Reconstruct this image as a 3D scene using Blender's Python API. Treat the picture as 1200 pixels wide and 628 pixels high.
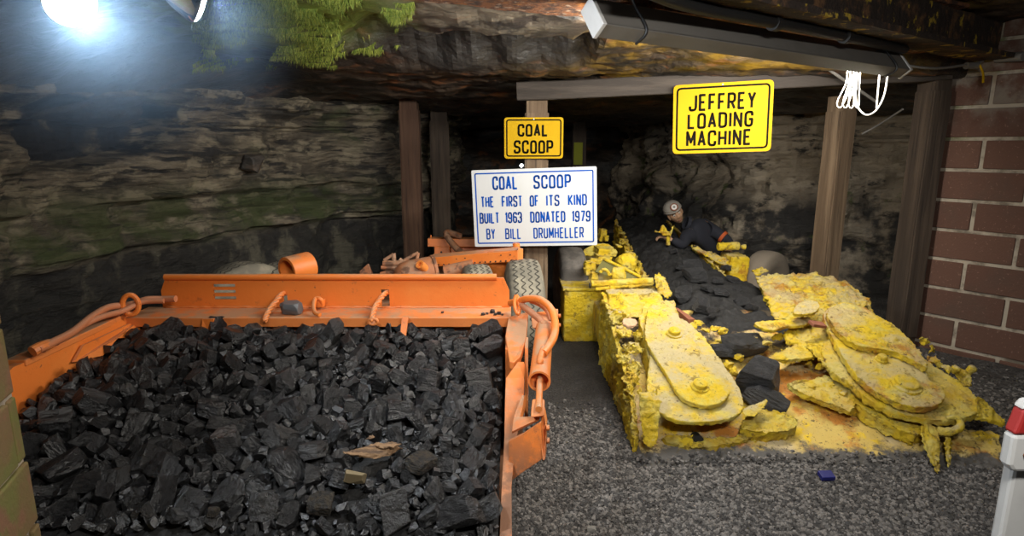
import bpy, bmesh, math, random
from math import sin, cos, tan, pi, radians, sqrt, exp
from mathutils import Vector, Matrix, Euler, noise
random.seed(7)
D = bpy.data
for o in list(D.objects):
    D.objects.remove(o, do_unlink=True)
SC = bpy.context.scene
COL = SC.collection

# ------------------------------------------------------------------ camera
F = 700.0                                   # focal length in pixels of the 1200 x 628 frame
PITCH = radians(11.6)
CAM = Vector((0, 0, 1.5))
cd = D.cameras.new('camera'); co = D.objects.new('camera', cd); COL.objects.link(co)
cd.sensor_width = 36; cd.lens = 36 * F / 1200; cd.clip_start = 0.05
co.location = CAM; co.rotation_euler = (pi / 2 - PITCH, 0, 0)
SC.camera = co
# ------------------------------------------------------------------ exposure, world
vs = SC.view_settings
vs.view_transform = 'Standard'; vs.look = 'None'; vs.gamma = 1; vs.use_curve_mapping = False
vs.exposure = 0.12
W = D.worlds.new('world'); SC.world = W; W.use_nodes = True
W.node_tree.nodes['Background'].inputs[0].default_value = (0.75, 0.85, 1.0, 1)
W.node_tree.nodes['Background'].inputs[1].default_value = 0.012
# ------------------------------------------------------------------ added fill light
def area(name, loc, target, sx, sy, power, col, spread=180):
    l = D.lights.new(name, 'AREA'); l.shape = 'RECTANGLE'; l.size = sx; l.size_y = sy
    l.energy = power; l.color = col; l.spread = radians(spread)
    o = D.objects.new(name, l); COL.objects.link(o); o.location = loc
    o.rotation_euler = (Vector(target) - Vector(loc)).to_track_quat('-Z', 'Y').to_euler()
    return o
# unseen fill light added above the camera to brighten coal and gravel
area('fill_light', (0.65, 0.35, 2.10), (0.25, 2.2, 0.3), 0.7, 0.12, 42, (1.0, 0.965, 0.91))
# ------------------------------------------------------------------ pixel <-> place helpers
RX = Vector((1, 0, 0)); FW = Vector((0, cos(PITCH), -sin(PITCH))); UP = Vector((0, sin(PITCH), cos(PITCH)))
def ray(px, py):
    return FW + RX * ((px - 600) / F) + UP * ((314 - py) / F)
def at(px, py, t):
    return CAM + ray(px, py) * t
def at_z(px, py, z):
    r = ray(px, py); return CAM + r * ((z - CAM.z) / r.z)
def at_y(px, py, Y):
    r = ray(px, py); return CAM + r * (Y / r.y)
def on_plane(px, py, P, n):
    r = ray(px, py); return CAM + r * ((P - CAM).dot(n) / r.dot(n))

# ------------------------------------------------------------------ object helpers
def tag(o, label=None, cat=None, group=None, kind=None):
    if label: o['label'] = label
    if cat: o['category'] = cat
    if group: o['group'] = group
    if kind: o['kind'] = kind
    return o
def thing(name, loc, label, cat, group=None, rz=0):
    o = D.objects.new(name, None); COL.objects.link(o); o.empty_display_size = 0.05
    o.location = loc; o.rotation_euler = (0, 0, rz)
    return tag(o, label, cat, group)
def link_mesh(name, me, mats, parent=None):
    o = D.objects.new(name, me); COL.objects.link(o)
    for m in (mats if isinstance(mats, (list, tuple)) else [mats]):
        me.materials.append(m)
    if parent:
        o.parent = parent
        wm = parent_world(parent)
        o.matrix_parent_inverse = wm.inverted()
    return o
def parent_world(p):
    m = Matrix.LocRotScale(p.location, p.rotation_euler, p.scale)
    if p.parent:
        return parent_world(p.parent) @ p.matrix_parent_inverse @ m
    return m

def frames(path):
    """parallel-transport frames along a polyline"""
    n = len(path); T = []
    for i in range(n):
        a = path[max(i - 1, 0)]; b = path[min(i + 1, n - 1)]
        T.append((b - a).normalized())
    ref = Vector((0, 0, 1)) if abs(T[0].z) < .9 else Vector((1, 0, 0))
    u = T[0].cross(ref).normalized(); out = []
    for t in T:
        u = (u - t * u.dot(t)).normalized()
        out.append((t, u, t.cross(u)))
    return out
def smooth(pts, k=8, closed=False):
    pts = [Vector(p) for p in pts]; n = len(pts); out = []
    rng = n if closed else n - 1
    for i in range(rng):
        if closed: p0, p1, p2, p3 = pts[(i - 1) % n], pts[i], pts[(i + 1) % n], pts[(i + 2) % n]
        else: p0, p1, p2, p3 = pts[max(i - 1, 0)], pts[i], pts[i + 1], pts[min(i + 2, n - 1)]
        for j in range(k):
            s = j / k
            out.append(0.5 * ((2 * p1) + (p2 - p0) * s + (2 * p0 - 5 * p1 + 4 * p2 - p3) * s * s + (3 * p1 - p0 - 3 * p2 + p3) * s ** 3))
    if not closed: out.append(pts[-1])
    return out

class MB:
    def __init__(self): self.bm = bmesh.new(); self.mi = 0
    def face(self, vs):
        try:
            f = self.bm.faces.new(vs); f.material_index = self.mi; return f
        except ValueError:
            return None
    def poly(self, pts):
        return self.face([self.bm.verts.new(p) for p in pts])
    def box(self, c, size, rot=None, bev=0.0):
        M_ = Matrix.Translation(Vector(c))
        if rot is not None:
            M_ = M_ @ (rot.to_matrix().to_4x4() if hasattr(rot, 'to_matrix') else rot.to_4x4())
        hx, hy, hz = [s / 2 for s in size]
        tmp = bmesh.new(); bmesh.ops.create_cube(tmp, size=1)
        for v in tmp.verts: v.co = Vector((v.co.x * 2 * hx, v.co.y * 2 * hy, v.co.z * 2 * hz))
        if bev > 0:
            bmesh.ops.bevel(tmp, geom=tmp.edges[:], offset=bev, segments=2, affect='EDGES', profile=.5)
        self.merge(tmp, M_); return self
    def bar(self, a, b, w, h, up=(0, 0, 1), bev=0.0):
        """box from a to b, w across, h along up"""
        a = Vector(a); b = Vector(b); y = (b - a); L = y.length; y.normalize()
        x = y.cross(Vector(up)).normalized(); z = x.cross(y)
        R = Matrix((x, y, z)).transposed()
        return self.box((a + b) / 2, (w, L, h), R, bev)
    def merge(self, tmp, M_=None):
        me = D.meshes.new('tmp'); 
        for f in tmp.faces: f.material_index = self.mi
        tmp.to_mesh(me); tmp.free()
        if M_ is not None: me.transform(M_)
        self.bm.from_mesh(me); D.meshes.remove(me); return self
    def tube(self, path, r, seg=12, caps=True, rfun=None):
        path = [Vector(p) for p in path]; fr = frames(path); rings = []; n = len(path)
        for i, (p, (t, u, w)) in enumerate(zip(path, fr)):
            rr = rfun(i / max(n - 1, 1)) * r if rfun else r
            rings.append([self.bm.verts.new(p + (u * cos(2 * pi * k / seg) + w * sin(2 * pi * k / seg)) * rr) for k in range(seg)])
        for a, b in zip(rings, rings[1:]):
            for k in range(seg):
                self.face((a[k], a[(k + 1) % seg], b[(k + 1) % seg], b[k]))
        if caps:
            self.face(list(reversed(rings[0]))); self.face(rings[-1])
        return self
    def lathe(self, a, axis, prof, seg=32):
        """profile of (along, radius) about axis from a; closes the ends that have radius > 0"""
        a = Vector(a); t = Vector(axis).normalized()
        ref = Vector((0, 0, 1)) if abs(t.z) < .9 else Vector((1, 0, 0))
        u = t.cross(ref).normalized(); w = t.cross(u); rings = []
        for s, r in prof:
            rings.append([self.bm.verts.new(a + t * s + (u * cos(2 * pi * k / seg) + w * sin(2 * pi * k / seg)) * max(r, 1e-4)) for k in range(seg)])
        for p, q in zip(rings, rings[1:]):
            for k in range(seg):
                self.face((p[k], p[(k + 1) % seg], q[(k + 1) % seg], q[k]))
        self.face(list(reversed(rings[0]))); self.face(rings[-1])
        return self
    def prism(self, top, off):
        """polygon of 3-D points extruded by vector off"""
        top = [Vector(p) for p in top]; off = Vector(off)
        a = [self.bm.verts.new(p) for p in top]; b = [self.bm.verts.new(p + off) for p in top]; n = len(a)
        self.face(a); self.face(list(reversed(b)))
        for i in range(n):
            self.face((a[i], b[i], b[(i + 1) % n], a[(i + 1) % n]))
        return self
    def hull(self, pts):
        tmp = bmesh.new()
        for p in pts: tmp.verts.new(p)
        r = bmesh.ops.convex_hull(tmp, input=tmp.verts[:])
        bmesh.ops.delete(tmp, geom=[g for g in r['geom_interior'] if isinstance(g, bmesh.types.BMVert)], context='VERTS')
        return self.merge(tmp)
    def build(self, name, mat, parent=None, smooth_=False, bevel=0.0, crust=None, disp=0.0, dscale=0.05, angle=35):
        bm = self.bm
        bmesh.ops.recalc_face_normals(bm, faces=bm.faces[:])
        me = D.meshes.new(name); bm.to_mesh(me); bm.free()
        o = link_mesh(name, me, mat, parent)
        if bevel:
            m = o.modifiers.new('bevel', 'BEVEL'); m.width = bevel; m.segments = 2; m.limit_method = 'ANGLE'; m.angle_limit = radians(40)
        if crust:
            m = o.modifiers.new('remesh', 'REMESH'); m.mode = 'VOXEL'; m.voxel_size = crust; m.use_smooth_shade = True
            if disp:
                for sc_, st in ((dscale, disp * 1.5), (dscale * .4, disp * .8), (dscale * .15, disp * .3)):
                    m = o.modifiers.new('disp', 'DISPLACE'); m.texture = clouds(sc_); m.texture_coords = 'GLOBAL' ; m.strength = st; m.mid_level = .5
        elif smooth_:
            me.shade_smooth()
            bmA = None
            try: me.set_sharp_from_angle(angle=radians(angle))
            except Exception: pass
        return o
_cl = {}
def clouds(s):
    k = round(s, 4)
    if k not in _cl:
        t = D.textures.new('clouds', 'CLOUDS'); t.noise_scale = s; t.noise_depth = 3; t.noise_type = 'HARD_NOISE'; _cl[k] = t
    return _cl[k]

def grid_mesh(name, nu, nv, fn, mat, parent=None, smooth_=True):
    """surface fn(u, v) -> point for u, v in 0..1"""
    vs_ = [fn(i / (nu - 1), j / (nv - 1)) for j in range(nv) for i in range(nu)]
    fs = [(j * nu + i, j * nu + i + 1, (j + 1) * nu + i + 1, (j + 1) * nu + i) for j in range(nv - 1) for i in range(nu - 1)]
    me = D.meshes.new(name); me.from_pydata([tuple(v) for v in vs_], [], fs); me.update()
    if smooth_: me.shade_smooth()
    return link_mesh(name, me, mat, parent)
def sstep(a, b, x):
    if a == b: return 0.0 if x < a else 1.0
    t = max(0, min(1, (x - a) / (b - a))); return t * t * (3 - 2 * t)
def fbm(p, oct_=4): return noise.fractal(p, 1.0, 2.0, oct_, noise_basis='PERLIN_ORIGINAL')

# ------------------------------------------------------------------ materials
class Mat:
    def __init__(self, name, col, rough=.7, metal=0.0, spec=.5, coord='Object'):
        m = D.materials.new(name); m.use_nodes = True; self.m = m; self.nt = m.node_tree; self.N = self.nt.nodes
        self.p = self.N['Principled BSDF']; self.p.inputs['Roughness'].default_value = rough
        self.p.inputs['Metallic'].default_value = metal; self.p.inputs['Specular IOR Level'].default_value = spec
        if coord == 'World':
            g = self.N.new('ShaderNodeNewGeometry'); self.v = g.outputs['Position']
        else:
            g = self.N.new('ShaderNodeTexCoord'); self.v = g.outputs[coord]
        rgb = self.N.new('ShaderNodeRGB'); rgb.outputs[0].default_value = (*col, 1); self.c = rgb.outputs[0]
        self.nrm = None; self.r = None
        self.L(self.c, self.p.inputs['Base Color'])
    def L(self, a, b): self.nt.links.new(a, b)
    def vec(self, stretch=(1, 1, 1), off=(0, 0, 0), warp=0.0, wscale=2.0):
        mp = self.N.new('ShaderNodeMapping'); mp.inputs['Scale'].default_value = stretch; mp.inputs['Location'].default_value = off
        src = self.v
        if warp:
            n = self.N.new('ShaderNodeTexNoise'); n.inputs['Scale'].default_value = wscale; n.inputs['Detail'].default_value = 3
            self.L(self.v, n.inputs['Vector'])
            a = self.N.new('ShaderNodeVectorMath'); a.operation = 'SCALE'; a.inputs[3].default_value = warp; self.L(n.outputs['Color'], a.inputs[0])
            b = self.N.new('ShaderNodeVectorMath'); b.operation = 'ADD'; self.L(self.v, b.inputs[0]); self.L(a.outputs[0], b.inputs[1]); src = b.outputs[0]
        self.L(src, mp.inputs['Vector']); return mp.outputs[0]
    def noise(self, scale, stretch=(1, 1, 1), detail=6, rough=.6, off=(0, 0, 0), warp=0.0, dist=0.0):
        n = self.N.new('ShaderNodeTexNoise'); n.inputs['Scale'].default_value = scale; n.inputs['Detail'].default_value = detail
        n.inputs['Roughness'].default_value = rough; n.inputs['Distortion'].default_value = dist
        self.L(self.vec(stretch, off, warp), n.inputs['Vector']); return n.outputs['Fac']
    def voro(self, scale, feature='F1', stretch=(1, 1, 1), out='Distance'):
        n = self.N.new('ShaderNodeTexVoronoi'); n.feature = feature; n.inputs['Scale'].default_value = scale
        self.L(self.vec(stretch), n.inputs['Vector']); return n.outputs[out]
    def ramp(self, fac, lo, hi, a=0.0, b=1.0, smooth_=True):
        m = self.N.new('ShaderNodeMapRange'); m.interpolation_type = 'SMOOTHSTEP' if smooth_ else 'LINEAR'
        for i, v in zip((1, 2, 3, 4), (lo, hi, a, b)): m.inputs[i].default_value = v
        self.L(fac, m.inputs[0]); return m.outputs[0]
    def mul(self, a, b, op='MULTIPLY'):
        m = self.N.new('ShaderNodeMath'); m.operation = op
        for i, x in enumerate((a, b)):
            if isinstance(x, (int, float)): m.inputs[i].default_value = x
            else: self.L(x, m.inputs[i])
        return m.outputs[0]
    def axis(self, ax, lo, hi, src=None):
        s = self.N.new('ShaderNodeSeparateXYZ')
        if src is None:
            g = self.N.new('ShaderNodeNewGeometry'); src = g.outputs['Position']
        self.L(src, s.inputs[0]); return self.ramp(s.outputs['XYZ'.index(ax)], lo, hi)
    def zup(self, lo=.5, hi=.9):
        g = self.N.new('ShaderNodeNewGeometry'); return self.axis('Z', lo, hi, g.outputs['Normal'])
    def mix(self, fac, col, mode='MIX'):
        m = self.N.new('ShaderNodeMix'); m.data_type = 'RGBA'; m.blend_type = mode
        if isinstance(fac, (int, float)): m.inputs[0].default_value = fac
        else: self.L(fac, m.inputs[0])
        self.L(self.c, m.inputs[6])
        if isinstance(col, tuple): m.inputs[7].default_value = (*col, 1)
        else: self.L(col, m.inputs[7])
        self.c = m.outputs[2]; self.L(self.c, self.p.inputs['Base Color']); return self
    def rough(self, fac, a, b):
        self.L(self.ramp(fac, 0, 1, a, b, False), self.p.inputs['Roughness']); return self
    def bump(self, h, strength=.5, dist=.02):
        b = self.N.new('ShaderNodeBump'); b.inputs['Strength'].default_value = strength; b.inputs['Distance'].default_value = dist
        self.L(h, b.inputs['Height'])
        if self.nrm: self.L(self.nrm, b.inputs['Normal'])
        self.nrm = b.outputs[0]; self.L(self.nrm, self.p.inputs['Normal']); return self
    def emit(self, col, s):
        self.p.inputs['Emission Color'].default_value = (*col, 1); self.p.inputs['Emission Strength'].default_value = s; return self

def plain(name, col, rough=.6, metal=0.0, spec=.5):
    k = Mat(name, col, rough, metal, spec)
    n = k.noise(9, detail=5); k.mix(k.ramp(n, .45, .75, 0, .35), tuple(c * .6 for c in col)); k.bump(n, .15, .005)
    return k.m

# layered shale of the mine wall
k = Mat('shale', (.115, .095, .070), .75, coord='World')
strat = k.noise(1, (1.6, 1.6, 13), 9, .7, warp=.16)
k.mix(k.ramp(strat, .42, .62), (.30, .25, .175))
k.mix(k.ramp(k.noise(1, (2.2, 2.2, 24), 7, .65, off=(3, 1, 2), warp=.12), .50, .60), (.030, .027, .024))
k.mix(k.mul(k.ramp(k.noise(1.6, detail=7, off=(5, 0, 0)), .48, .62), .85), (.036, .034, .031))
k.mix(k.mul(k.ramp(k.noise(4.2, (1, 1, 2.0), 7, off=(9, 2, 0)), .52, .62), .6), (.44, .375, .26))
k.mix(k.mul(k.ramp(k.noise(1.7, (1, 1, 1.5), off=(1, 7, 0)), .55, .7), .55), (.10, .12, .045))
z1 = k.axis('Z', .80, .92)
wob = k.noise(3.0, detail=5, off=(2, 2, 8))
gm = k.mul(k.mul(k.axis('Z', .80, .88), k.mul(k.axis('Z', 1.30, 1.02), 1.0)), k.ramp(k.noise(2.2, detail=7, off=(4, 4, 1)), .40, .56))
k.mix(k.mul(k.mul(gm, k.axis('X', -.9, -1.6)), .85), (.062, .082, .022))
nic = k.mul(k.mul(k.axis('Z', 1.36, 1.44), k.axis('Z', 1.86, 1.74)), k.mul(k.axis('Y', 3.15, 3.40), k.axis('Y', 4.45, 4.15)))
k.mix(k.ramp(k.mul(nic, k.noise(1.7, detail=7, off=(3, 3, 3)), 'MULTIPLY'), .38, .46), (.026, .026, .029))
# coal seam below
seam = k.axis('Z', .86, .78)
k.mix(k.mul(seam, .93), (.022, .021, .020))
k.mix(k.mul(k.mul(seam, k.ramp(k.noise(4.5, (1, 1, .45), 7, off=(0, 3, 3)), .50, .62)), .75), (.17, .155, .11))
k.mix(k.ramp(k.noise(1, (3, 3, 60), 7, .65, off=(7, 3, 2), warp=.08), .57, .65, 0, .75), (.034, .030, .025))
k.bump(strat, .9, .05); k.bump(k.noise(11, (1, 1, 2.4), 10, .75), 1.0, .035)
k.rough(k.noise(5), .45, .95)
SHALE = k.m
# paler broken rock of the far right side
k = Mat('pale_rock', (.40, .33, .24), .8, coord='World')
k.mix(k.ramp(k.noise(2.2, (1, 1, 1.6), 8, .65, warp=.1), .46, .60), (.56, .47, .35))
k.mix(k.ramp(k.noise(3.0, (1, 1, 2.2), 8, .65, off=(5, 2, 1)), .54, .64), (.055, .048, .040))
k.mix(k.mul(k.axis('Z', 1.10, .80), k.ramp(k.noise(2.5, detail=7), .38, .52)), (.050, .046, .042))
k.mix(k.mul(k.ramp(k.noise(3.0, off=(2, 8, 0)), .60, .66), .8), (.10, .14, .03))
k.bump(k.noise(6, (1, 1, 2), 9, .7), 1.0, .06); k.bump(k.noise(22, detail=6), .5, .012); PALE = k.m
# wet roof rock
k = Mat('roof_rock', (.038, .029, .023), .5, coord='World')
k.mix(k.ramp(k.noise(1.6, (1, 1.6, 3), 8, .65, warp=.1), .46, .66), (.115, .080, .054))
k.mix(k.ramp(k.noise(2.6, (1, 2, 3), 7, .6, off=(3, 3, 0)), .46, .60), (.014, .012, .010))
k.mix(k.mul(k.ramp(k.noise(3.2, (1, 2, 1), 6, off=(8, 1, 0)), .56, .66), .8), (.19, .075, .028))
k.mix(k.mul(k.axis('X', -1.3, -2.0), k.axis('Y', 5.2, 3.4)), (.085, .082, .078))
oc = k.mul(k.mul(k.axis('X', -.2, .7), k.axis('X', 3.2, 2.2)), k.mul(k.axis('Y', 3.0, 3.5), k.axis('Y', 4.9, 4.4)))
k.mix(k.mul(oc, k.ramp(k.noise(1.5, (1, 1.6, 1), 7, off=(2, 0, 5)), .42, .54)), (.150, .088, .010))
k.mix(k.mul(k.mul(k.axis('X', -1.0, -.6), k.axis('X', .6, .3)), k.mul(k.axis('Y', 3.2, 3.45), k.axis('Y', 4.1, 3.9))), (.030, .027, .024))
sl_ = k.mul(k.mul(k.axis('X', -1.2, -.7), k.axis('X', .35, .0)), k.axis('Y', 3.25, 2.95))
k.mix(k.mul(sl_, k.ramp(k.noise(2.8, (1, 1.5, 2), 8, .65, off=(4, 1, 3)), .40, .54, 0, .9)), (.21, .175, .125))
mo = k.mul(k.mul(k.axis('X', -1.95, -1.55), k.axis('X', -.35, -.75)), k.mul(k.axis('Y', 2.0, 2.3), k.axis('Y', 3.75, 3.35)))
k.mix(k.mul(mo, k.ramp(k.noise(2.2, detail=7, off=(6, 2, 5)), .40, .55)), (.17, .23, .035))
nb = k.noise(5, (1, 1.5, 2.5), 8, .65); k.bump(nb, .7, .04); k.bump(k.noise(30, detail=5), .4, .008)
k.rough(k.noise(3, off=(1, 1, 1)), .18, .75)
ROOF = k.m
# gravel floor
k = Mat('gravel', (.050, .046, .043), .85, coord='World')
k.mix(k.ramp(k.voro(70, out='Color'), .3, .8), (.13, .122, .115))
k.mix(k.ramp(k.noise(2.5, detail=6), .40, .62, 0, .75), (.030, .026, .023))
k.mix(k.mul(k.ramp(k.noise(60, detail=2), .70, .76), k.axis('X', -.1, .2)), (.32, .26, .05))
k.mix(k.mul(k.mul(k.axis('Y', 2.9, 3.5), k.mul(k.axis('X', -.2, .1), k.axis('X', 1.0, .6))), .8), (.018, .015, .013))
k.bump(k.voro(80), .9, .012); k.bump(k.noise(12), .4, .02)
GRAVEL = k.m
k = Mat('gravel_chip', (.040, .037, .035), .8)
g_ = k.N.new('ShaderNodeNewGeometry'); k.mix(k.ramp(g_.outputs['Random Per Island'], .2, 1.0), (.175, .160, .146))
CHIP = k.m
# coal
k = Mat('coal', (.0095, .0094, .0100), .36, spec=.75, coord='Object')
k.mix(k.ramp(k.noise(3, (1, 1, 3), 7, off=(2, 0, 0)), .5, .68), (.022, .0215, .022))
oi = k.N.new('ShaderNodeObjectInfo'); k.mix(k.ramp(oi.outputs['Random'], .7, 1.0, 0, .8), (.032, .030, .028))
g_ = k.N.new('ShaderNodeNewGeometry'); k.mix(k.ramp(g_.outputs['Random Per Island'], .75, 1.0, 0, .6), (.030, .029, .029))
k.bump(k.noise(1.6, (1, 1, 2.2), 9, .62), .55, .16); k.rough(k.noise(1.6, detail=4, off=(1, 0, 0)), .10, .55)
COAL = k.m
k = Mat('grey_coal', (.036, .036, .038), .5, spec=.6); k.mix(k.ramp(k.noise(2.5, (1, 1, 3), 7), .48, .62), (.060, .060, .063)); k.bump(k.noise(2.2, (1, 1, 2.6), 9, .68), .8, .2); COALG = k.m
k = Mat('coal_dust', (.010, .0096, .0094), .7, coord='World')
k.mix(k.ramp(k.noise(40, detail=6), .5, .7), (.026, .025, .024)); k.mix(k.ramp(k.noise(90, detail=2), .72, .76), (.10, .09, .07)); k.bump(k.noise(35, detail=8, rough=.7), .8, .02); COALDUST = k.m
k = Mat('brown_shale_lump', (.062, .046, .028), .7); k.mix(k.ramp(k.noise(2.5, (1, 1, 3), 7), .42, .56), (.024, .022, .020)); k.bump(k.noise(3, detail=8), .8, .2); BROWNROCK = k.m
k = Mat('splintered_wood', (.20, .115, .055), .8); k.mix(k.ramp(k.noise(4, (1, 14, 14)), .45, .6), (.075, .042, .022)); k.bump(k.noise(4, (1, 16, 16)), .6, .01); CHIPWOOD = k.m

def orange(name, dust=.6, faded=0.0):
    k = Mat(name, (.74, .185, .026), .5, coord='World')
    k.mix(k.ramp(k.noise(2.2, detail=5), .45, .7, 0, .6), (.80, .28, .06))
    k.mix(k.ramp(k.noise(9, detail=7, rough=.7, off=(3, 0, 1)), .57, .70, 0, .8), (.30, .085, .032))
    k.mix(k.mul(k.zup(.55, .95), k.ramp(k.noise(6, detail=8, rough=.65, off=(0, 5, 0)), .40, .56, .1, dust)), (.37, .265, .17))
    if faded: k.mix(faded * .6, (.46, .21, .10))
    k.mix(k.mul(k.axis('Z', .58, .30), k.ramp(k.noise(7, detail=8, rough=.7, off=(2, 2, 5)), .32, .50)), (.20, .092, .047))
    k.mix(k.ramp(k.noise(45, detail=3), .68, .74, 0, .7), (.12, .05, .03))
    b = k.noise(26, detail=6); k.bump(b, .25, .006); k.bump(k.noise(4), .15, .02)
    return k.m
ORANGE = orange('orange_paint'); ORANGED = orange('dusty_orange_paint', .85, .35)
k = Mat('grimy_orange_paint', (.36, .135, .055), .7, coord='World'); k.mix(k.ramp(k.noise(9, detail=8, rough=.7), .42, .60), (.30, .17, .10)); k.mix(k.ramp(k.noise(14, detail=7, off=(3, 3, 0)), .52, .62), (.13, .060, .032)); k.bump(k.noise(26, detail=6), .4, .008); ORANGEB = k.m
k = Mat('orange_hose', (.50, .17, .07), .6, coord='World'); k.mix(k.mul(k.zup(.2, .9), .6), (.45, .24, .15)); k.bump(k.noise(30), .2, .004); HOSE = k.m
def yellow(name, tan=.5, rust=.5):
    k = Mat(name, (.86, .60, .016), .65, coord='World')
    k.mix(k.ramp(k.noise(7, detail=7, rough=.65), .47, .62, 0, .75), (.78, .66, .16))
    k.mix(k.ramp(k.noise(5, detail=9, rough=.7, off=(4, 4, 0)), .50, .62, 0, rust), (.54, .235, .02))
    k.mix(k.mul(k.zup(.5, .95), k.ramp(k.noise(4.5, detail=8, rough=.65, off=(0, 2, 6)), .40, .58, 0, tan)), (.64, .53, .29))
    k.mix(k.ramp(k.noise(11, detail=9, rough=.72, off=(7, 1, 2)), .565, .63, 0, .8), (.30, .19, .025))
    k.mix(k.ramp(k.noise(16, detail=8, rough=.72, off=(3, 1, 8)), .62, .67, 0, .9), (.16, .06, .02))
    k.mix(k.ramp(k.noise(42, detail=7, rough=.7, off=(1, 9, 0)), .60, .68, 0, .85), (.13, .09, .025))
    b = k.noise(13, detail=10, rough=.75); k.bump(b, 1.0, .05); k.bump(k.noise(60, detail=6, rough=.7), .5, .010)
    return k.m
YELLOW = yellow('yellow_paint', .40, .38); YTAN = yellow('dusty_yellow_paint', .95, .16); YRUST = yellow('rusted_yellow_paint', .75, .95)
k = Mat('deck_paint', (.56, .40, .10), .75, coord='World')
k.mix(k.ramp(k.noise(3.5, detail=8, off=(2, 2, 2)), .44, .58), (.50, .40, .22))
k.mix(k.ramp(k.noise(5.5, detail=9, rough=.7), .52, .60), (.68, .46, .02))
k.mix(k.ramp(k.noise(3.4, detail=9, rough=.7, off=(5, 5, 0)), .49, .60), (.46, .18, .022))
k.mix(k.ramp(k.noise(8, detail=9, rough=.7, off=(5, 0, 3)), .58, .64, 0, .9), (.15, .10, .035))
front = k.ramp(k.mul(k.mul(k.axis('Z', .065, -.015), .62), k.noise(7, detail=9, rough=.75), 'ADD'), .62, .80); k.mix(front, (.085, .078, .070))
k.mix(k.ramp(k.noise(46, detail=7, rough=.7), .57, .63, 0, .9), (.075, .055, .025))
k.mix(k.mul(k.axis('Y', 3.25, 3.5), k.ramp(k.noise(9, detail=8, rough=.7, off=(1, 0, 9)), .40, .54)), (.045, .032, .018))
k.bump(k.noise(22, detail=8, rough=.7), .7, .014); DECK = k.m
def wood(name, a, b, rough=.85):
    k = Mat(name, a, rough, coord='Object')
    k.mix(k.ramp(k.noise(1, (14, 14, .9), 7, .6, warp=.03), .40, .66), b)
    k.mix(k.ramp(k.noise(1, (45, 45, 1.5), 4, off=(2, 2, 0)), .56, .7, 0, .8), tuple(c * .35 for c in a))
    k.bump(k.noise(1, (30, 30, 1.2), 6), .6, .012); return k.m
WOOD = wood('weathered_timber', (.100, .064, .036), (.19, .13, .078)); WOODR = wood('reddish_timber', (.070, .034, .019), (.12, .062, .034)); WOODD = wood('dark_timber', (.040, .027, .018), (.078, .054, .036))
WOODH = Mat('header_timber', (.028, .021, .016), .85, coord='World')
WOODH.mix(WOODH.ramp(WOODH.noise(1, (1.2, 16, 16), 7), .42, .66), (.052, .040, .031)); WOODH.bump(WOODH.noise(1, (1.5, 30, 30), 6), .6, .012); WOODH = WOODH.m
k = Mat('red_block', (.100, .047, .031), .9, coord='World')
g_ = k.N.new('ShaderNodeNewGeometry'); k.mix(k.ramp(g_.outputs['Random Per Island'], 0, 1, 0, .6), (.130, .064, .041))
k.mix(k.ramp(k.noise(3.2, detail=6), .5, .7, 0, .7), (.090, .052, .036)); k.mix(k.ramp(k.noise(60, detail=3), .62, .7, 0, .5), (.28, .17, .12))
k.mix(k.mul(k.axis('Z', 1.55, 1.85), k.ramp(k.noise(5, detail=6), .4, .6)), (.20, .165, .13))
k.bump(k.noise(70, detail=5), .5, .006); BLOCK = k.m
k = Mat('mortar', (.40, .34, .26), .95, coord='World'); k.mix(k.ramp(k.noise(7, detail=5), .45, .65), (.16, .13, .095)); k.mix(k.mul(k.axis('Z', 1.3, 1.7), k.ramp(k.noise(4), .45, .6)), (.13, .14, .06)); k.bump(k.noise(50), .5, .006); MORTAR = k.m
k = Mat('mossy_block', (.17, .105, .042), .9, coord='World'); k.mix(k.ramp(k.noise(4, detail=6), .40, .6), (.14, .135, .032)); k.mix(k.ramp(k.noise(9, off=(3, 0, 0)), .52, .66), (.20, .10, .05)); k.bump(k.noise(60, detail=5), .5, .006); MBLOCK = k.m
k = Mat('rusted_steel', (.26, .095, .030), .85, coord='World'); k.mix(k.ramp(k.noise(16, detail=8, rough=.7), .42, .6), (.055, .026, .016)); k.mix(k.ramp(k.noise(28, detail=6, off=(4, 0, 0)), .56, .66), (.44, .30, .20)); k.mix(k.ramp(k.noise(11, detail=6, off=(0, 4, 0)), .56, .66), (.52, .19, .035))
k.bump(k.noise(40, detail=7, rough=.7), 1.0, .02); RUST = k.m
k = Mat('dark_beam', (.030, .020, .015), .8, coord='World'); k.mix(k.ramp(k.noise(7, detail=7, rough=.65), .5, .66), (.15, .075, .032)); k.mix(k.ramp(k.noise(9, detail=7, rough=.6, off=(4, 0, 4)), .57, .62), (.42, .29, .03)); k.bump(k.noise(25, detail=7), .8, .02); DARKBEAM = k.m
k = Mat('tyre_rubber', (.17, .155, .12), .9, coord='World'); k.mix(k.ramp(k.noise(8, detail=6), .4, .65), (.30, .27, .20)); k.bump(k.noise(40), .3, .005); TYREL = k.m
k = Mat('grey_rubber', (.10, .090, .080), .9, coord='World'); k.mix(k.ramp(k.noise(8, detail=6), .42, .65), (.18, .16, .14)); k.bump(k.noise(30, detail=6), .4, .01); TYRED = k.m
TREAD = plain('tread_groove', (.055, .050, .040), .95)
BLACK = plain('black_plastic', (.012, .012, .012), .5); SIGNY = Mat('sign_yellow', (.43, .258, .004), .7, spec=.12).m; SIGNW = Mat('sign_white', (.55, .56, .56), .7, spec=.12)
SIGNW.mix(SIGNW.ramp(SIGNW.noise(3, detail=5), .55, .75, 0, .25), (.50, .49, .43)); SIGNW = SIGNW.m
INKK = Mat('black_ink', (.008, .007, .004), .8, spec=.05).m; INKB = Mat('blue_ink', (.006, .070, .36), .8, spec=.05).m; ALU = Mat('bare_aluminium', (.55, .55, .54), .4, .8).m
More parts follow.
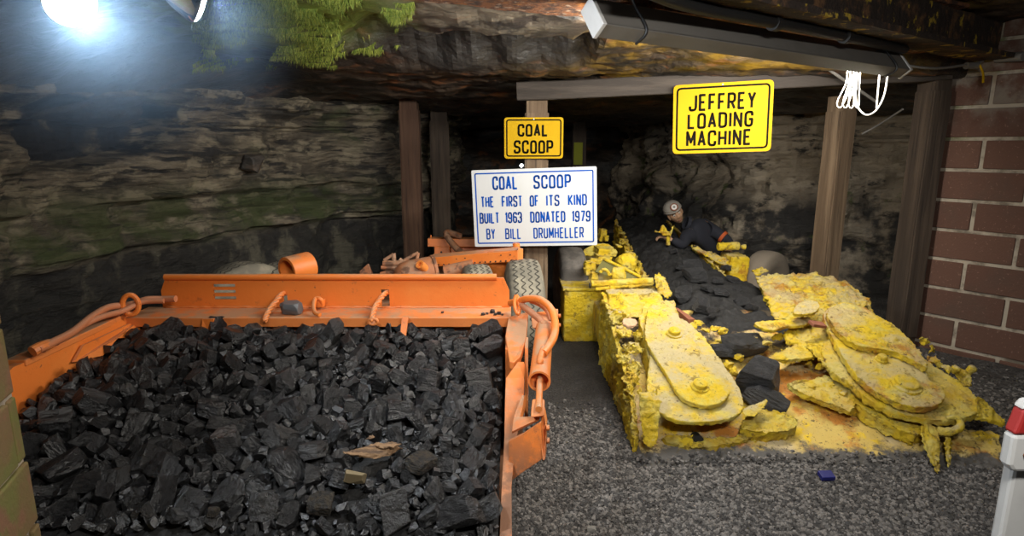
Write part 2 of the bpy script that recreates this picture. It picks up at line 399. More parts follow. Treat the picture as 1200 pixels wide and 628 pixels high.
GREYSTEEL = plain('grey_enamel', (.16, .15, .135), .5); WHITEEN = plain('white_enamel', (.62, .61, .59), .5); CHROME = Mat('silvered_glass', (.75, .75, .78), .12, 1.0).m
TUBE = Mat('lit_tube', (.9, .9, .9), .4).emit((1.0, .95, .84), 14).m; LENS = Mat('lit_lens', (.9, .9, .9), .4).emit((.82, .92, 1.0), 40).m
DIMLAMP = Mat('far_lamp', (.9, .9, .9), .4).emit((.8, .9, 1.0), 25).m
ROPE = Mat('white_cord', (.80, .78, .70), .8); ROPE.bump(ROPE.noise(90), .4, .003); ROPE = ROPE.m
RED = plain('red_paint', (.26, .012, .010), .6); BLUE = plain('blue_plastic', (.010, .012, .12), .5)
BARW = plain('dull_white_paint', (.40, .40, .39), .6); GREYLUMP = plain('grey_stone_coal', (.11, .11, .112), .5); WHEELT = plain('dusty_tyre', (.20, .165, .125), .9)
GREENY = plain('green_yellow_paint', (.20, .22, .01), .8); COPPER = plain('rust_red_metal', (.24, .085, .045), .8); OLIVE = plain('olive_shadow_paint', (.13, .12, .03), .8); TANP = plain('bare_tan_primer', (.48, .30, .18), .8)
MOSS = Mat('moss_blades', (.15, .22, .03), .8); g_ = MOSS.N.new('ShaderNodeNewGeometry'); MOSS.mix(MOSS.ramp(g_.outputs['Random Per Island'], 0, 1), (.40, .42, .07)); MOSS = MOSS.m
# ------------------------------------------------------------------ the mine: floor
def floor_z(x, y):
    return .018 * fbm(Vector((x * 1.3, y * 1.3, 3))) + .06 * sstep(.25, -.1, x) * sstep(2.9, 2.2, y)
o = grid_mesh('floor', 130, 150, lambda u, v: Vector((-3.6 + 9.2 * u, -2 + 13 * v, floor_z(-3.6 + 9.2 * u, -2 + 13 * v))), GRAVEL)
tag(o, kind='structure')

def hsh(i, s=0): return noise.cell(Vector((i * 1.37 + .5, s * 7.3 + .5, .5)))
def curve_pts(pts):
    P = smooth([Vector((x, y, 0)) for x, y in pts], 24)
    S = [0]
    for a, b in zip(P, P[1:]): S.append(S[-1] + (b - a).length)
    def f(u):
        s = u * S[-1]; i = 0
        while i < len(S) - 2 and S[i + 1] < s: i += 1
        k = (s - S[i]) / max(S[i + 1] - S[i], 1e-6)
        p = P[i].lerp(P[i + 1], k); t = (P[i + 1] - P[i]).normalized()
        return p, Vector((t.y, -t.x, 0))       # normal to the right of travel
    return f
LW = curve_pts([(-2.75, -.6), (-2.62, 1.0), (-2.62, 2.4), (-2.55, 3.5), (-2.2, 4.6), (-1.7, 5.35), (-1.18, 5.85), (-.95, 6.6), (-.9, 8), (-.95, 10.5)])
def strata(z, q, seed):
    zz = z + .05 * fbm(q * .8, 3) + .015 * fbm(q * 4, 2)
    d = 0
    for th, am, sd in ((.115, .060, seed), (.043, .030, seed + 3)):
        c = zz / th; i = math.floor(c); fr = c - i
        a, b = hsh(i, sd), hsh(i + 1, sd)
        d += am * (a + (b - a) * sstep(.82, 1.0, fr))
    return d
def wall_left(u, v):
    p, n = LW(u); z = -.15 + 2.5 * v
    q = Vector((p.x, p.y, z)); d = .18 * fbm(q * .9, 4) + .09 * fbm(q * 3.2, 5)
    m = sstep(.80, .88, z + .03 * fbm(q * 2))
    d += m * (strata(z, q, 1) * (1.0 + 1.6 * fbm(q * 1.5)) + .04)
    d += (1 - m) * (.05 * abs(fbm(Vector((q.x * 5, q.y * 5, z * 2)), 3)) - .05)
    # roof-fall hollow near the lamps
    e = sqrt(((p.y - 3.75) / .55) ** 2 + ((z - 1.58 - .15 * (p.y - 3.75)) / .19) ** 2) + .25 * fbm(q * 2.2)
    d -= .26 * sstep(1.05, .85, e)
    d += .55 * max(0, z - 1.72) ** 1.2 + .05 * sstep(1.7, 1.76, z)
    q2 = q + n * d
    return q2
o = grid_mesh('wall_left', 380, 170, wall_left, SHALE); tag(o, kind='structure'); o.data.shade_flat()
BW = curve_pts([(1.9, 10.5), (2.05, 8.8), (2.28, 7.3), (2.6, 6.75), (3.1, 6.4), (3.9, 6.1), (4.7, 5.4), (5.3, 3.6), (5.3, 1)])
def wall_back(u, v):
    p, n = BW(u); z = -.15 + 2.3 * v; q = Vector((p.x, p.y, z))
    d = .26 * fbm(q * 1.1, 4) + .12 * fbm(q * 3, 5)
    m = sstep(.78, .86, z + .04 * fbm(q * 2))
    d += m * strata(z, q, 5) * .7 + (1 - m) * (.10 + .08 * fbm(q * Vector((1, 1, 1)).length * 2))
    return q + n * d
o = grid_mesh('wall_right_rock', 200, 110, wall_back, PALE); tag(o, kind='structure'); o.data.shade_flat()
o = grid_mesh('wall_back', 40, 30, lambda u, v: Vector((-1.6 + 4.4 * u, 10.2 + .3 * fbm(Vector((u * 4, v * 3, 1))), -.1 + 2.3 * v)), ROOF); tag(o, kind='structure')

RB1 = at_z(485, 0, 2.065); RB3 = at_z(940, 50, 2.065); RBN = Vector((RB3.y - RB1.y, RB1.x - RB3.x, 0)).normalized()
def roof_y(v): return -2 + 20 * v if v < .2 else (2 + (v - .2) / .6 * 3.6 if v < .8 else 5.6 + (v - .8) / .2 * 5)
def roof_z(x, y):
    Y = [(-3, 2.16), (1.0, 2.16), (2.4, 2.14), (3.1, 2.09), (4.0, 2.00), (5.0, 1.90), (6.0, 1.83), (8, 1.80), (11, 1.8)]
    z = Y[-1][1]
    for (a, za), (b, zb) in zip(Y, Y[1:]):
        if y < b: z = za + (zb - za) * max(0, (y - a)) / (b - a); break
    q = Vector((x, y, .3)); 
    z -= .42 * sstep(-1.5, -3.0, x) ** 1.3
    z += .30 * sstep(-.03, .08, (x - RB1.x) * RBN.x + (y - RB1.y) * RBN.y) * sstep(-1.0, -.7, x)
    z += .05 * fbm(q * 1.1, 4) + .022 * fbm(q * 4, 5) + .006 * fbm(q * 14, 3)
    # a slab that hangs lower ends at a broken lip; the roof behind it has fallen away
    w = .18 * fbm(q * 2.4, 4)
    lip = 2.98 + .20 * (x + .6) + w
    inx = sstep(-1.0, -.55, x + w) * sstep(.52, .34, x + w)
    rib = .09 * fbm(Vector((x * 4.5, 3, y * 2)), 5)
    z += inx * (.19 * sstep(lip - .01, lip + .05, y) * sstep(4.02, 3.62, y + .5 * w + rib) - .06 * sstep(lip - .7, lip - .05, y) * sstep(lip + .05, lip, y))
    # thin bedding steps
    s = (y * .9 + x * .25 + .35 * fbm(q * 1.3, 3)) / .33; fr = s - math.floor(s)
    z += .03 * (sstep(0, .9, fr) - fr) * 2
    return z
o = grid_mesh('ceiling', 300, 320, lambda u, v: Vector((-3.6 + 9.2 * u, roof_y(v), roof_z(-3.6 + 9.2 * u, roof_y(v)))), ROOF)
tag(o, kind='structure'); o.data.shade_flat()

# ------------------------------------------------------------------ block walls
def block_wall(name, E, d, n, L, z0, H, rows, first, smax, thick, mats, gap=.024, tk=.012):
    """courses of rough blocks in mortar; E: foot of the wall's end, d: along, n: out of its face"""
    b = MB(); b.mi = 1
    zt = z0 + H * rows[1]; zb = z0 + H * rows[0]
    R = Matrix((d, n, Vector((0, 0, 1)))).transposed()
    c = E + d * (smax / 2) - n * (thick / 2 + tk) ; c.z = (zb + zt) / 2
    b.box(c, (smax, thick, zt - zb), R)
    b.mi = 0
    for k_ in range(rows[0], rows[1]):
        s = first[k_ % 2] - 2 * L
        while s < smax:
            a, e = max(s + gap / 2, 0), min(s + L - gap / 2, smax)
            if e - a > .03:
                cc = E + d * ((a + e) / 2) - n * .055; cc.z = z0 + H * (k_ + .5)
                cc += n * random.uniform(-.004, .003)
                b.box(cc, (e - a, .11, H - gap), R, .006)
            s += L
    o = b.build(name, mats); return tag(o, kind='structure')
d_ = Vector((.37, -.47, 0)).normalized(); n_ = Vector((d_.y, -d_.x, 0))
block_wall('wall_right', Vector((3.07, 4.37, 0)), d_, n_, .53, .0434, .2144, (-1, 11), (.253, .52), 3.2, .2, [BLOCK, MORTAR])
d_ = Vector((.33, -.94, 0)).normalized(); n_ = Vector((-d_.y, d_.x, 0))
block_wall('wall_left_pier', Vector((-1.373, 1.55, 0)), d_, n_, .42, .043, .196, (-1, 10), (.26, .05), 1.5, .25, [MBLOCK, MORTAR], .012, .010)

# ------------------------------------------------------------------ timbers
def post(px, py, Y, w, dpt, mat, yaw, label, lean=0.0, top=None):
    c = at_y(px, py, Y); b = MB(); zt = top or roof_z(c.x, c.y) + .03
    n = 14
    tmp = bmesh.new(); bmesh.ops.create_cube(tmp, size=1)
    bmesh.ops.bevel(tmp, geom=tmp.edges[:], offset=.06, segments=2, affect='EDGES')
    bmesh.ops.bisect_plane
    for v in tmp.verts: v.co = Vector((v.co.x * w, v.co.y * dpt, (v.co.z + .5) * (zt + .03) - .03))
    bmesh.ops.subdivide_edges(tmp, edges=[e for e in tmp.edges if abs(e.verts[0].co.z - e.verts[1].co.z) > .5], cuts=16)
    for v in tmp.verts:
        q = Vector((v.co.x * 6 + px, v.co.y * 6, v.co.z * 2)); v.co.x += .007 * noise.noise(q); v.co.y += .007 * noise.noise(q + Vector((9, 9, 0)))
    b.merge(tmp); o = b.build('timber_post', mat)
    o.location = (c.x, c.y, 0); o.rotation_euler = (0, lean, radians(yaw))
    return tag(o, label, 'post')
post(483, 230, 5.5, .175, .16, WOODR, 0, 'reddish-brown square timber post against the left rock wall behind the orange scoop')
post(517, 230, 6.35, .19, .17, WOODD, 5, 'dark timber post just behind and right of the reddish-brown one in the gloom')
post(627.5, 300, 4.5, .172, .17, WOOD, 0, 'weathered timber post carrying the white coal scoop sign', top=1.84)
post(975, 230, 4.80, .175, .15, WOOD, 24, 'lit square timber prop behind the right end of the yellow machine', top=1.87)
post(1077, 230, 4.36, .15, .17, WOODD, 8, 'dark timber prop standing at the end of the red block wall')
post(811, 230, 8.0, .15, .15, WOODD, 0, 'thin dark timber prop far back, behind the miner in the helmet')
post(835, 230, 8.3, .17, .15, WOODD, 0, 'second thin dark timber prop far back, beside the pale rock corner')
post(677, 230, 7.6, .17, .15, WOODD, 0, 'dark timber prop far back with a green strip, above the yellow machine')
b = MB(); p_ = at_y(677.5, 180, 7.50); b.box((p_.x, p_.y, p_.z), (.11, .02, .27), None, .004)
tag(b.build('marker_strip', GREENY), 'small green-yellow upright marker strip on the far timber prop', 'marker')
def timber(a, b_, w, h, name, mat, label):
    m = MB(); L = (b_ - a); n = 24
    y = L.normalized(); x = y.cross(Vector((0, 0, 1))).normalized(); z = x.cross(y)
    rings = []
    for i in range(n + 1):
        c = a + L * (i / n); r = []
        for sx, sz in ((-1, -.9), (-.9, -1), (.9, -1), (1, -.9), (1, .9), (.9, 1), (-.9, 1), (-1, .9)):
            p = c + x * sx * w / 2 + z * sz * h / 2
            p += Vector((0, 1, 1)) * .008 * noise.noise(p * 4); r.append(m.bm.verts.new(p))
        rings.append(r)
    for r, s in zip(rings, rings[1:]):
        for k_ in range(8): m.face((r[k_], r[(k_ + 1) % 8], s[(k_ + 1) % 8], s[k_]))
    m.face(rings[0]); m.face(rings[-1])
    return tag(m.build(name, mat), label, 'beam')
timber(at_y(606, 109, 4.47), at_y(1108, 84, 4.34), .17, .125, 'timber_header_beam', WOODH, 'long grey-brown timber header laid across the posts behind the yellow loading machine sign')

# ------------------------------------------------------------------ steel roof beams
def steel(name, a, b_, prof, mat, label, rag=.0, n=60):
    """profile of (across, up) swept from a to b_; across points towards the viewer"""
    m = MB(); y = (b_ - a).normalized(); x = Vector((y.y, -y.x, 0)).normalized(); rings = []
    for i in range(n + 1):
        c = a.lerp(b_, i / n); r = []
        for k_, (u, w) in enumerate(prof):
            p = c + x * u + Vector((0, 0, w)); q = p * 6
            p += x * rag * noise.noise(q) + Vector((0, 0, 1)) * rag * noise.noise(q * 1.7 + Vector((4, 4, 4))); r.append(m.bm.verts.new(p))
        rings.append(r)
    K = len(prof)
    for r, s in zip(rings, rings[1:]):
        for k_ in range(K): m.face((r[k_], r[(k_ + 1) % K], s[(k_ + 1) % K], s[k_]))
    m.face(rings[0]); m.face(rings[-1])
    return tag(m.build(name, mat), label, 'beam')
q1 = RB1; q3 = RB3; e_ = (q3 - q1)
I = [(0, 0), (.07, 0), (.15, 0), (.23, 0), (.30, 0), (.30, .02), (.165, .025), (.165, .22), (.30, .225), (.30, .245), (0, .245), (0, .225), (.135, .22), (.135, .025), (0, .02)]
steel('rusted_roof_beam', q1 - e_ * .45, q3 + e_ * .45, I, RUST, 'flaking orange-rusted steel roof beam over the long tube light', .010)
q1 = at_z(742, -4, 2.05); q3 = at_z(1150, 74, 2.05); e_ = q3 - q1
J = [(0, 0), (.05, 0), (.10, .004), (.16, 0), (.22, 0), (.22, .03), (.10, .05), (.10, .24), (.0, .24)]
steel('dark_roof_beam', q1 - e_ * .35, q3 + e_ * .04, J, DARKBEAM, 'dark corroded steel roof beam with yellow flakes running to the red block wall', .007)
# conduit under the beam
b = MB(); cp = smooth([at_z(740, -20, 2.03), at_z(800, 5, 2.03), at_z(905, 26, 2.03), at_z(990, 43, 2.03), at_z(1060, 58, 2.03)], 8)
root = thing('electrical_conduit', cp[0], 'black conduit pipe clamped under the roof beam above the tube light', 'pipe')
b.tube(cp, .024, 14).build('pipe', BLACK, root, True)
for px, py in ((908, 27), (991, 43)):
    b = MB(); c = at_z(px, py, 2.03); dv = (cp[-1] - cp[0]).normalized(); b.lathe(c - dv * .02, dv, [(0, .034), (.04, .034)], 20); b.box(c + Vector((0, 0, .03)), (.05, .03, .06))
    b.build('clamp', BLACK, root)

# ------------------------------------------------------------------ 8-foot tube fixture, turned to the machines
A = at_z(698, 21, 1.985); B = at_z(1053, 76, 1.955); ax = (B - A).normalized(); hz = Vector((ax.y, -ax.x, 0)).normalized()
fd = (-hz * .80 - Vector((0, 0, .60))); fd = (fd - ax * fd.dot(ax)).normalized(); sd = ax.cross(fd).normalized()      # light leaves along fd
if sd.z > 0: sd = -sd
root = thing('tube_light', A.lerp(B, .5), 'long grey two-tube light fixture slung under the roof beam, its lit side to the machines', 'light fixture')
R = Matrix((ax, sd, -fd)).transposed(); Lf = (B - A).length; mid = A.lerp(B, .5)
b = MB(); b.box(mid - fd * .028, (Lf, .135, .012), R); 
for s in (-1, 1): b.box(mid + sd * s * .062, (Lf, .012, .068), R)
b.build('housing', GREYSTEEL, root, bevel=.003)
for c, s in ((A, -1), (B, 1)):
    b = MB(); b.box(c + ax * s * .010, (.02, .142, .078), R, .003); b.build('end_cap', WHITEEN, root)
for s in (-1, 1):
    b = MB(); b.tube([A + ax * .04 + sd * s * .032 + fd * .012, B - ax * .04 + sd * s * .032 + fd * .012], .0165, 14); b.build('tube', TUBE, root, True)
for fr in (.09, .93):
    b = MB(); c = A.lerp(B, fr)
    loop = [c + sd * .072 + fd * .036, c + sd * .072 - fd * .040, c - sd * .072 - fd * .040, c + Vector((0, 0, .12)) - sd * .02]
    b.tube(smooth(loop, 5), .006, 8); b.build('hanging_strap', BLACK, root, True)
la = D.lights.new('tube_glow', 'AREA'); la.shape = 'RECTANGLE'; la.size = Lf - .15; la.size_y = .10; la.energy = 72; la.color = (1.0, .955, .87)
lo = D.objects.new('tube_glow', la); COL.objects.link(lo); lo.parent = root
lo.matrix_world = Matrix.Translation(mid + fd * .045) @ Matrix((ax, (-fd).cross(ax), -fd)).transposed().to_4x4()
lo.matrix_parent_inverse = Matrix.Translation(-root.location); lo.matrix_basis = Matrix.Translation(mid + fd * .045) @ Matrix((ax, (-fd).cross(ax), -fd)).transposed().to_4x4()
# white cord coiled at the fixture's end
tb = (B - CAM).dot(FW)
root = thing('white_cord', at(1000, 82, tb - .06), 'bundle of white cord hanging in loops from the right end of the tube light', 'cord')
b = MB()
for i in range(4):
    dx = (i - 1.5) * 4.2; dt = (i - 2) * .012
    b.tube(smooth([at(1000 + dx, 78, tb - .05 + dt), at(996 + dx * .8, 98, tb - .05 + dt), at(991 + dx * 1.6, 122 - abs(i - 2), tb - .05 + dt), at(996 + dx * 1.6, 125, tb - .05 + dt), at(1002 + dx * .8, 100, tb - .045 + dt), at(1002 + dx, 79, tb - .05 + dt)], 7), .0030, 8)
b.build('coil', ROPE, root, True)
b = MB(); b.tube(smooth([at(1004, 80, tb - .05), at(1003, 118, tb - .05), at(1013, 134, tb - .05), at(1026, 130, tb - .06), at(1036, 112, tb - .06), at(1041, 84, tb - .03)], 8), .0048, 8); b.build('loop', ROPE, root, True)
b = MB(); b.tube([at(1031, 82, tb - .04), at(1027, 128, tb - .05)], .004, 8); b.build('tail', ROPE, root, True)
# supply cable and connectors on the right
root = thing('supply_cable', at(1090, 78, 3.95), 'sagging grey supply cable with a wire joint under the dark roof beam', 'cable')
b = MB(); b.tube(smooth([at(1012, 52, 3.72), at(1030, 60, 3.75), at(1058, 75, 3.8), at(1095, 80, 3.85), at(1132, 76, 3.9), at(1152, 72, 3.95)], 8), .008, 8); b.build('cable', GREYSTEEL, root, True)
b = MB(); b.tube([at(1132, 77, 3.9), at(1146, 77, 3.92)], .022, 12); b.build('junction', GREYSTEEL, root, True)
b = MB(); b.tube([at(1168, 68, 3.95), at(1200, 66, 3.8)], .03, 12); b.build('conduit_end', GREYSTEEL, root, True)
b = MB(); b.tube(smooth([at(1148, 76, 3.9), at(1152, 86, 3.9), at(1152, 97, 3.9)], 5), .007, 8); b.build('yellow_wire', SIGNY, root, True)
b = MB(); b.tube([at_y(954, 70, 4.05), at_y(1028, 120, 4.35)], .010, 8); tag(b.build('steel_brace', GREYSTEEL), 'thin grey diagonal steel brace behind the tube light', 'brace')
b = MB(); b.tube(smooth([at_y(1010, 157, 4.9), at_y(1030, 146, 4.8), at_y(1058, 128, 4.5)], 6), .007, 8); tag(b.build('wire', GREYSTEEL), 'thin wire strung between the two right-hand timber props', 'wire')

# ------------------------------------------------------------------ flood lamps, upper left
root = thing('twin_lamp_holder', at(130, -34, 1.5), 'twin lamp holder under the roof carrying two flood bulbs', 'light fixture')
c0 = at(130, -34, 1.5)
b = MB(); b.box(c0 + Vector((0, 0, .03)), (.13, .07, .05), None, .008); b.tube([c0 + Vector((0, 0, .04)), c0 + Vector((0, 0, .26))], .012, 10); b.build('box', GREYSTEEL, root)
def bulb(c, axis, lit, label, power):
    """reflector flood bulb; c: middle of its lens, axis: where it shines"""
    a = Vector(axis).normalized(); r = thing('flood_bulb', c, label, 'light bulb')
    m = MB(); m.lathe(c - a * .125, a, [(0, .017), (.03, .019), (.045, .024), (.075, .042), (.105, .056), (.118, .060), (.125, .0605), (.127, .059)], 40); m.build('reflector', CHROME, r, True, angle=60)
    m = MB(); m.lathe(c + a * .0025, a, [(0, .0575), (.006, .054), (.011, .042), (.014, .022), (.015, .001)], 40); m.build('lens', LENS, r, True, angle=80)
    m = MB(); m.lathe(c - a * .165, a, [(0, .022), (.045, .024)], 24); m.tube([c - a * .16, c0 + Vector((0, 0, .02))], .009, 8); m.build('socket', WHITEEN, r, True)
    l = D.lights.new('bulb_glow', 'SPOT'); l.energy = power; l.spot_size = radians(168); l.spot_blend = .6; l.shadow_soft_size = .05; l.color = (.86, .93, 1.0)
    lo = D.objects.new('bulb_glow', l); COL.objects.link(lo); lo.parent = r; lo.matrix_parent_inverse = Matrix.Translation(-Vector(c))
    lo.matrix_basis = Matrix.Translation(c + a * .03) @ a.to_track_quat('-Z', 'Y').to_matrix().to_4x4()
c = at(82, 3, 1.47); bulb(c, (Vector((.35, .5, .9)) - c), True, 'lit flood bulb facing the visitors, upper left corner', 75)
c = at(231, -2, 1.5); bulb(c, (1, .80, -.34), True, 'silvered flood bulb seen from its side, turned towards the machines', 60)

# ------------------------------------------------------------------ moss hanging from the roof
rnd = random.Random(3); vs_ = []; fs = []
for i in range(22000):
    px, py = rnd.uniform(225, 490), rnd.uniform(-10, 78)
    if fbm(Vector((px * .018, py * .03, 2)), 3) < -.30 + .38 * sstep(40, 78, py) + .7 * sstep(385, 480, px) + .3 * sstep(260, 225, px): continue
    r = ray(px, py); p = None
    for s in range(60):
        t = 1.9 + s * .05; q = CAM + r * t
        if q.z > roof_z(q.x, q.y): p = q; break
    if p is None: continue
    p.z = roof_z(p.x, p.y) + .005
    L = rnd.uniform(.015, .042); w = rnd.uniform(.002, .004); a = rnd.uniform(0, pi); dx, dy = cos(a) * w, sin(a) * w
    n = len(vs_); tip = p + Vector((rnd.uniform(-.5, .5) * L, rnd.uniform(-.5, .3) * L, -L))
    vs_ += [(p.x - dx, p.y - dy, p.z), (p.x + dx, p.y + dy, p.z), tuple(tip), (p.x + dy, p.y - dx, p.z)]; fs += [(n, n + 1, n + 2), (n + 1, n + 3, n + 2), (n + 3, n, n + 2)]
me = D.meshes.new('moss'); me.from_pydata(vs_, [], fs); o = link_mesh('moss', me, MOSS)
tag(o, 'bright yellow-green moss hanging from the rock roof beside the flood lamps', 'moss', kind='stuff')

# ------------------------------------------------------------------ signs
def fil(pts, r, closed=False, k=6):
    """polyline with its corners rounded; r: one radius or one per point"""
    n = len(pts); P = [Vector((x, y, 0)) for x, y in pts]; out = []
    for i in range(n):
        rr = r[i] if isinstance(r, (list, tuple)) else r
        if (not closed and i in (0, n - 1)) or rr <= 0: out.append(P[i]); continue
        a, c, b_ = P[(i - 1) % n], P[i], P[(i + 1) % n]
        u = (a - c); w = (b_ - c); lu, lw = u.length, w.length; u.normalize(); w.normalize()
        ang = u.angle(w); dd = min(rr / tan(ang / 2), lu * .5, lw * .5)
        p0, p1 = c + u * dd, c + w * dd
        for j in range(k + 1):
            s = j / k; out.append(p0 * (1 - s) ** 2 + c * 2 * s * (1 - s) * 1.0 + p1 * s * s if False else (p0 * (1 - s) ** 2 + c * (2 * s * (1 - s)) + p1 * s ** 2))
    if closed: out.append(out[0])
    return [(p.x, p.y) for p in out]
def ring4(x0, y0, x1, y1): return [(x0, y0), (x1, y0), (x1, y1), (x0, y1)]
w_ = .52
def glyphs():
    G = {}; w = w_; c = .26
    O = ring4(0, 0, w, 1)
    G['O'] = [fil([(w / 2, 0), (w, 0), (w, 1), (0, 1), (0, 0), (w / 2, 0)], c)]
    G['C'] = [fil([(w, .70), (w, 1), (0, 1), (0, 0), (w, 0), (w, .30)], c)]
    G['G'] = [fil([(w, .72), (w, 1), (0, 1), (0, 0), (w, 0), (w, .48), (w * .5, .48)], [0, c, c, c, c, 0, 0])]
    G['S'] = [fil([(w, .74), (w, 1), (0, 1), (0, .55), (w, .45), (w, 0), (0, 0), (0, .26)], [0, c, c, .22, .22, c, c, 0])]
    G['A'] = [[(0, 0), (w / 2, 1), (w, 0)], [(w * .18, .3), (w * .82, .3)]]
    G['L'] = [[(0, 1), (0, 0), (w * .9, 0)]]
    G['E'] = [[(w * .9, 1), (0, 1), (0, 0), (w * .92, 0)], [(0, .52), (w * .75, .52)]]
    G['F'] = [[(w * .9, 1), (0, 1), (0, 0)], [(0, .5), (w * .75, .5)]]
    G['T'] = [[(0, 1), (w, 1)], [(w / 2, 1), (w / 2, 0)]]
    G['H'] = [[(0, 0), (0, 1)], [(w, 0), (w, 1)], [(0, .5), (w, .5)]]
    G['I'] = [[(0, 0), (0, 1)]]
    G['N'] = [[(0, 0), (0, 1), (w, 0), (w, 1)]]
    G['M'] = [[(0, 0), (0, 1), (w * .6, .25), (w * 1.2, 1), (w * 1.2, 0)]]
    G['Y'] = [[(0, 1), (w / 2, .48), (w, 1)], [(w / 2, .48), (w / 2, 0)]]
    G['K'] = [[(0, 0), (0, 1)], [(w, 1), (0, .38)], [(w * .3, .56), (w, 0)]]
    G['J'] = [fil([(w, 1), (w, 0), (0, 0), (0, .28)], c)]
    G['U'] = [fil([(0, 1), (0, 0), (w, 0), (w, 1)], c)]
    G['P'] = [fil([(0, 0), (0, 1), (w, 1), (w, .44), (0, .44)], [0, 0, .22, .22, 0])]
    G['R'] = [fil([(0, 0), (0, 1), (w, 1), (w, .46), (0, .46)], [0, 0, .22, .22, 0]), [(w * .5, .46), (w, 0)]]
    G['D'] = [fil([(0, 0), (0, 1), (w, 1), (w, 0), (0, 0)], [0, 0, .24, .24, 0])]
    G['B'] = [fil([(0, .52), (0, 1), (w * .94, 1), (w * .94, .52), (0, .52)], [0, 0, .2, .2, 0]), fil([(0, .52), (w, .52), (w, 0), (0, 0), (0, .52)], [0, .2, .2, 0, 0])]
    G['1'] = [[(0, .80), (.16, 1), (.16, 0)]]
    G['9'] = [fil([(w, .44), (0, .44), (0, 1), (w, 1), (w, 0), (0, 0), (0, .22)], [0, .22, c, c, c, c, 0])]
    G['6'] = [fil([(0, .56), (w, .56), (w, 0), (0, 0), (0, 1), (w, 1), (w, .78)], [0, .22, c, c, c, c, 0])]
    G['3'] = [fil([(0, .76), (0, 1), (w, 1), (w, .52), (w * .4, .52)], [0, c, c, .2, 0]), fil([(w * .4, .52), (w, .52), (w, 0), (0, 0), (0, .24)], [0, .2, c, c, 0])]
    G['7'] = [[(0, 1), (w, 1), (w * .35, 0)]]
    return G
GL = glyphs()
def ribbon(mb, pts, wd, place, h):
    for (x0, y0), (x1, y1) in zip(pts, pts[1:]):
        dx, dy = x1 - x0, y1 - y0; L = sqrt(dx * dx + dy * dy)
        if L < 1e-9: continue
        nx, ny = -dy / L * wd / 2, dx / L * wd / 2
        mb.poly([place(x0 + nx, y0 + ny, h), place(x0 - nx, y0 - ny, h), place(x1 - nx, y1 - ny, h), place(x1 + nx, y1 + ny, h)])
    for x, y in pts[1:-1]:
        mb.poly([place(x + cos(a * pi / 5) * wd / 2, y + sin(a * pi / 5) * wd / 2, h) for a in range(10)])
def word(mb, txt, x0, x1, y0, y1, stroke, place, h):
    """txt between x0..x1, its capitals from y0 (foot) to y1"""
    H = y1 - y0 - stroke; gap = .36
    ws = [max(x for st in GL[c] for x, _ in st) for c in txt]
    tot = sum(ws) + gap * (len(txt) - 1)
    sx = (x1 - x0 - stroke) / tot; x = x0 + stroke / 2
    for c, wd in zip(txt, ws):
        for st in GL[c]:
            ribbon(mb, [(x + px * sx, y0 + stroke / 2 + py * H) for px, py in st], stroke, place, h)
        x += (wd + gap) * sx
def sign(name, TL, TR, BL, BR, YL, YR, rad, border, face, ink, lines, label, binset=.02, edge=None):
    a, b_, c, d = at_y(*TL, YL), at_y(*TR, YR), at_y(*BL, YL), at_y(*BR, YR)
    cen = (a + b_ + c + d) / 4; rt = ((b_ + d) - (a + c)) / 2; up = ((a + b_) - (c + d)) / 2
    Wd = rt.length; rt.normalize(); up = up - rt * up.dot(rt); Hd = up.length; up.normalize(); nr = rt.cross(up)
    if nr.y > 0: nr = -nr
    place = lambda x, y, h: cen + rt * (x - Wd / 2) + up * (y - Hd / 2) + nr * h
    root = thing(name, cen - up * Hd / 2, label, 'sign')
    m = MB(); out = fil(ring4(0, 0, Wd, Hd), rad, True)[:-1]
    m.prism([place(x, y, 0) for x, y in out], -nr * .004); m.build('panel', face, root)
    bi = binset; bl = fil(ring4(bi, bi, Wd - bi, Hd - bi), rad * .8, True)
    m = MB(); ribbon(m, bl, border, place, .0008); m.build('border', ink, root)
    for ws, v0, v1, st in lines:
        for txt, u0, u1 in ws:
            m = MB(); word(m, txt, u0 * Wd, u1 * Wd, Hd * (1 - v1), Hd * (1 - v0), st, place, .0012); m.build('lettering', ink, root)
    for u in (.5,):
        m = MB(); p = place(Wd * u, Hd - .012, .003); m.lathe(p, -nr, [(0, .004), (.003, .005), (.004, .002), (.05, .002)], 12); m.build('nail', ALU, root)
    return root
sign('loading_machine_sign', (789.5, 100.5), (907, 92.5), (788, 180), (903.5, 177.5), 4.30, 4.14, .035, .013, SIGNY, INKK,
     [([('JEFFREY', .16, .835)], .145, .39, .017), ([('LOADING', .15, .815)], .415, .645, .017), ([('MACHINE', .14, .805)], .67, .905, .017)],
     'large yellow sign reading JEFFREY LOADING MACHINE fixed to the timber header', .026)
sign('coal_scoop_sign', (591, 138), (660.5, 137), (591, 185.5), (659.5, 186), 4.395, 4.385, .022, .010, SIGNY, INKK,
     [([('COAL', .225, .745)], .155, .465, .0155), ([('SCOOP', .16, .835)], .55, .88, .0155)],
     'small yellow sign reading COAL SCOOP, nailed high on the post', .018)
sign('donation_sign', (552.5, 200), (699.5, 194.5), (556.5, 288.8), (699.5, 287.5), 4.38, 4.26, .012, .010, SIGNW, INKB,
     [([('COAL', .167, .374), ('SCOOP', .50, .80)], .085, .26, .0140),
      ([('THE', .065, .175), ('FIRST', .237, .407), ('OF', .465, .54), ('ITS', .598, .705), ('KIND', .772, .923)], .34, .485, .0115),
      ([('BUILT', .049, .214), ('1963', .26, .40), ('DONATED', .465, .75), ('1979', .80, .95)], .55, .695, .0115),
      ([('BY', .10, .174), ('BILL', .256, .388), ('DRUMHELLER', .488, .895)], .76, .905, .0100)],
     'white sign with blue lettering beginning COAL SCOOP THE FIRST OF ITS KIND', .026)
root = thing('small_lamp', at_y(611, 194, 4.42), 'tiny bright lamp at the post between the two coal scoop signs', 'lamp')
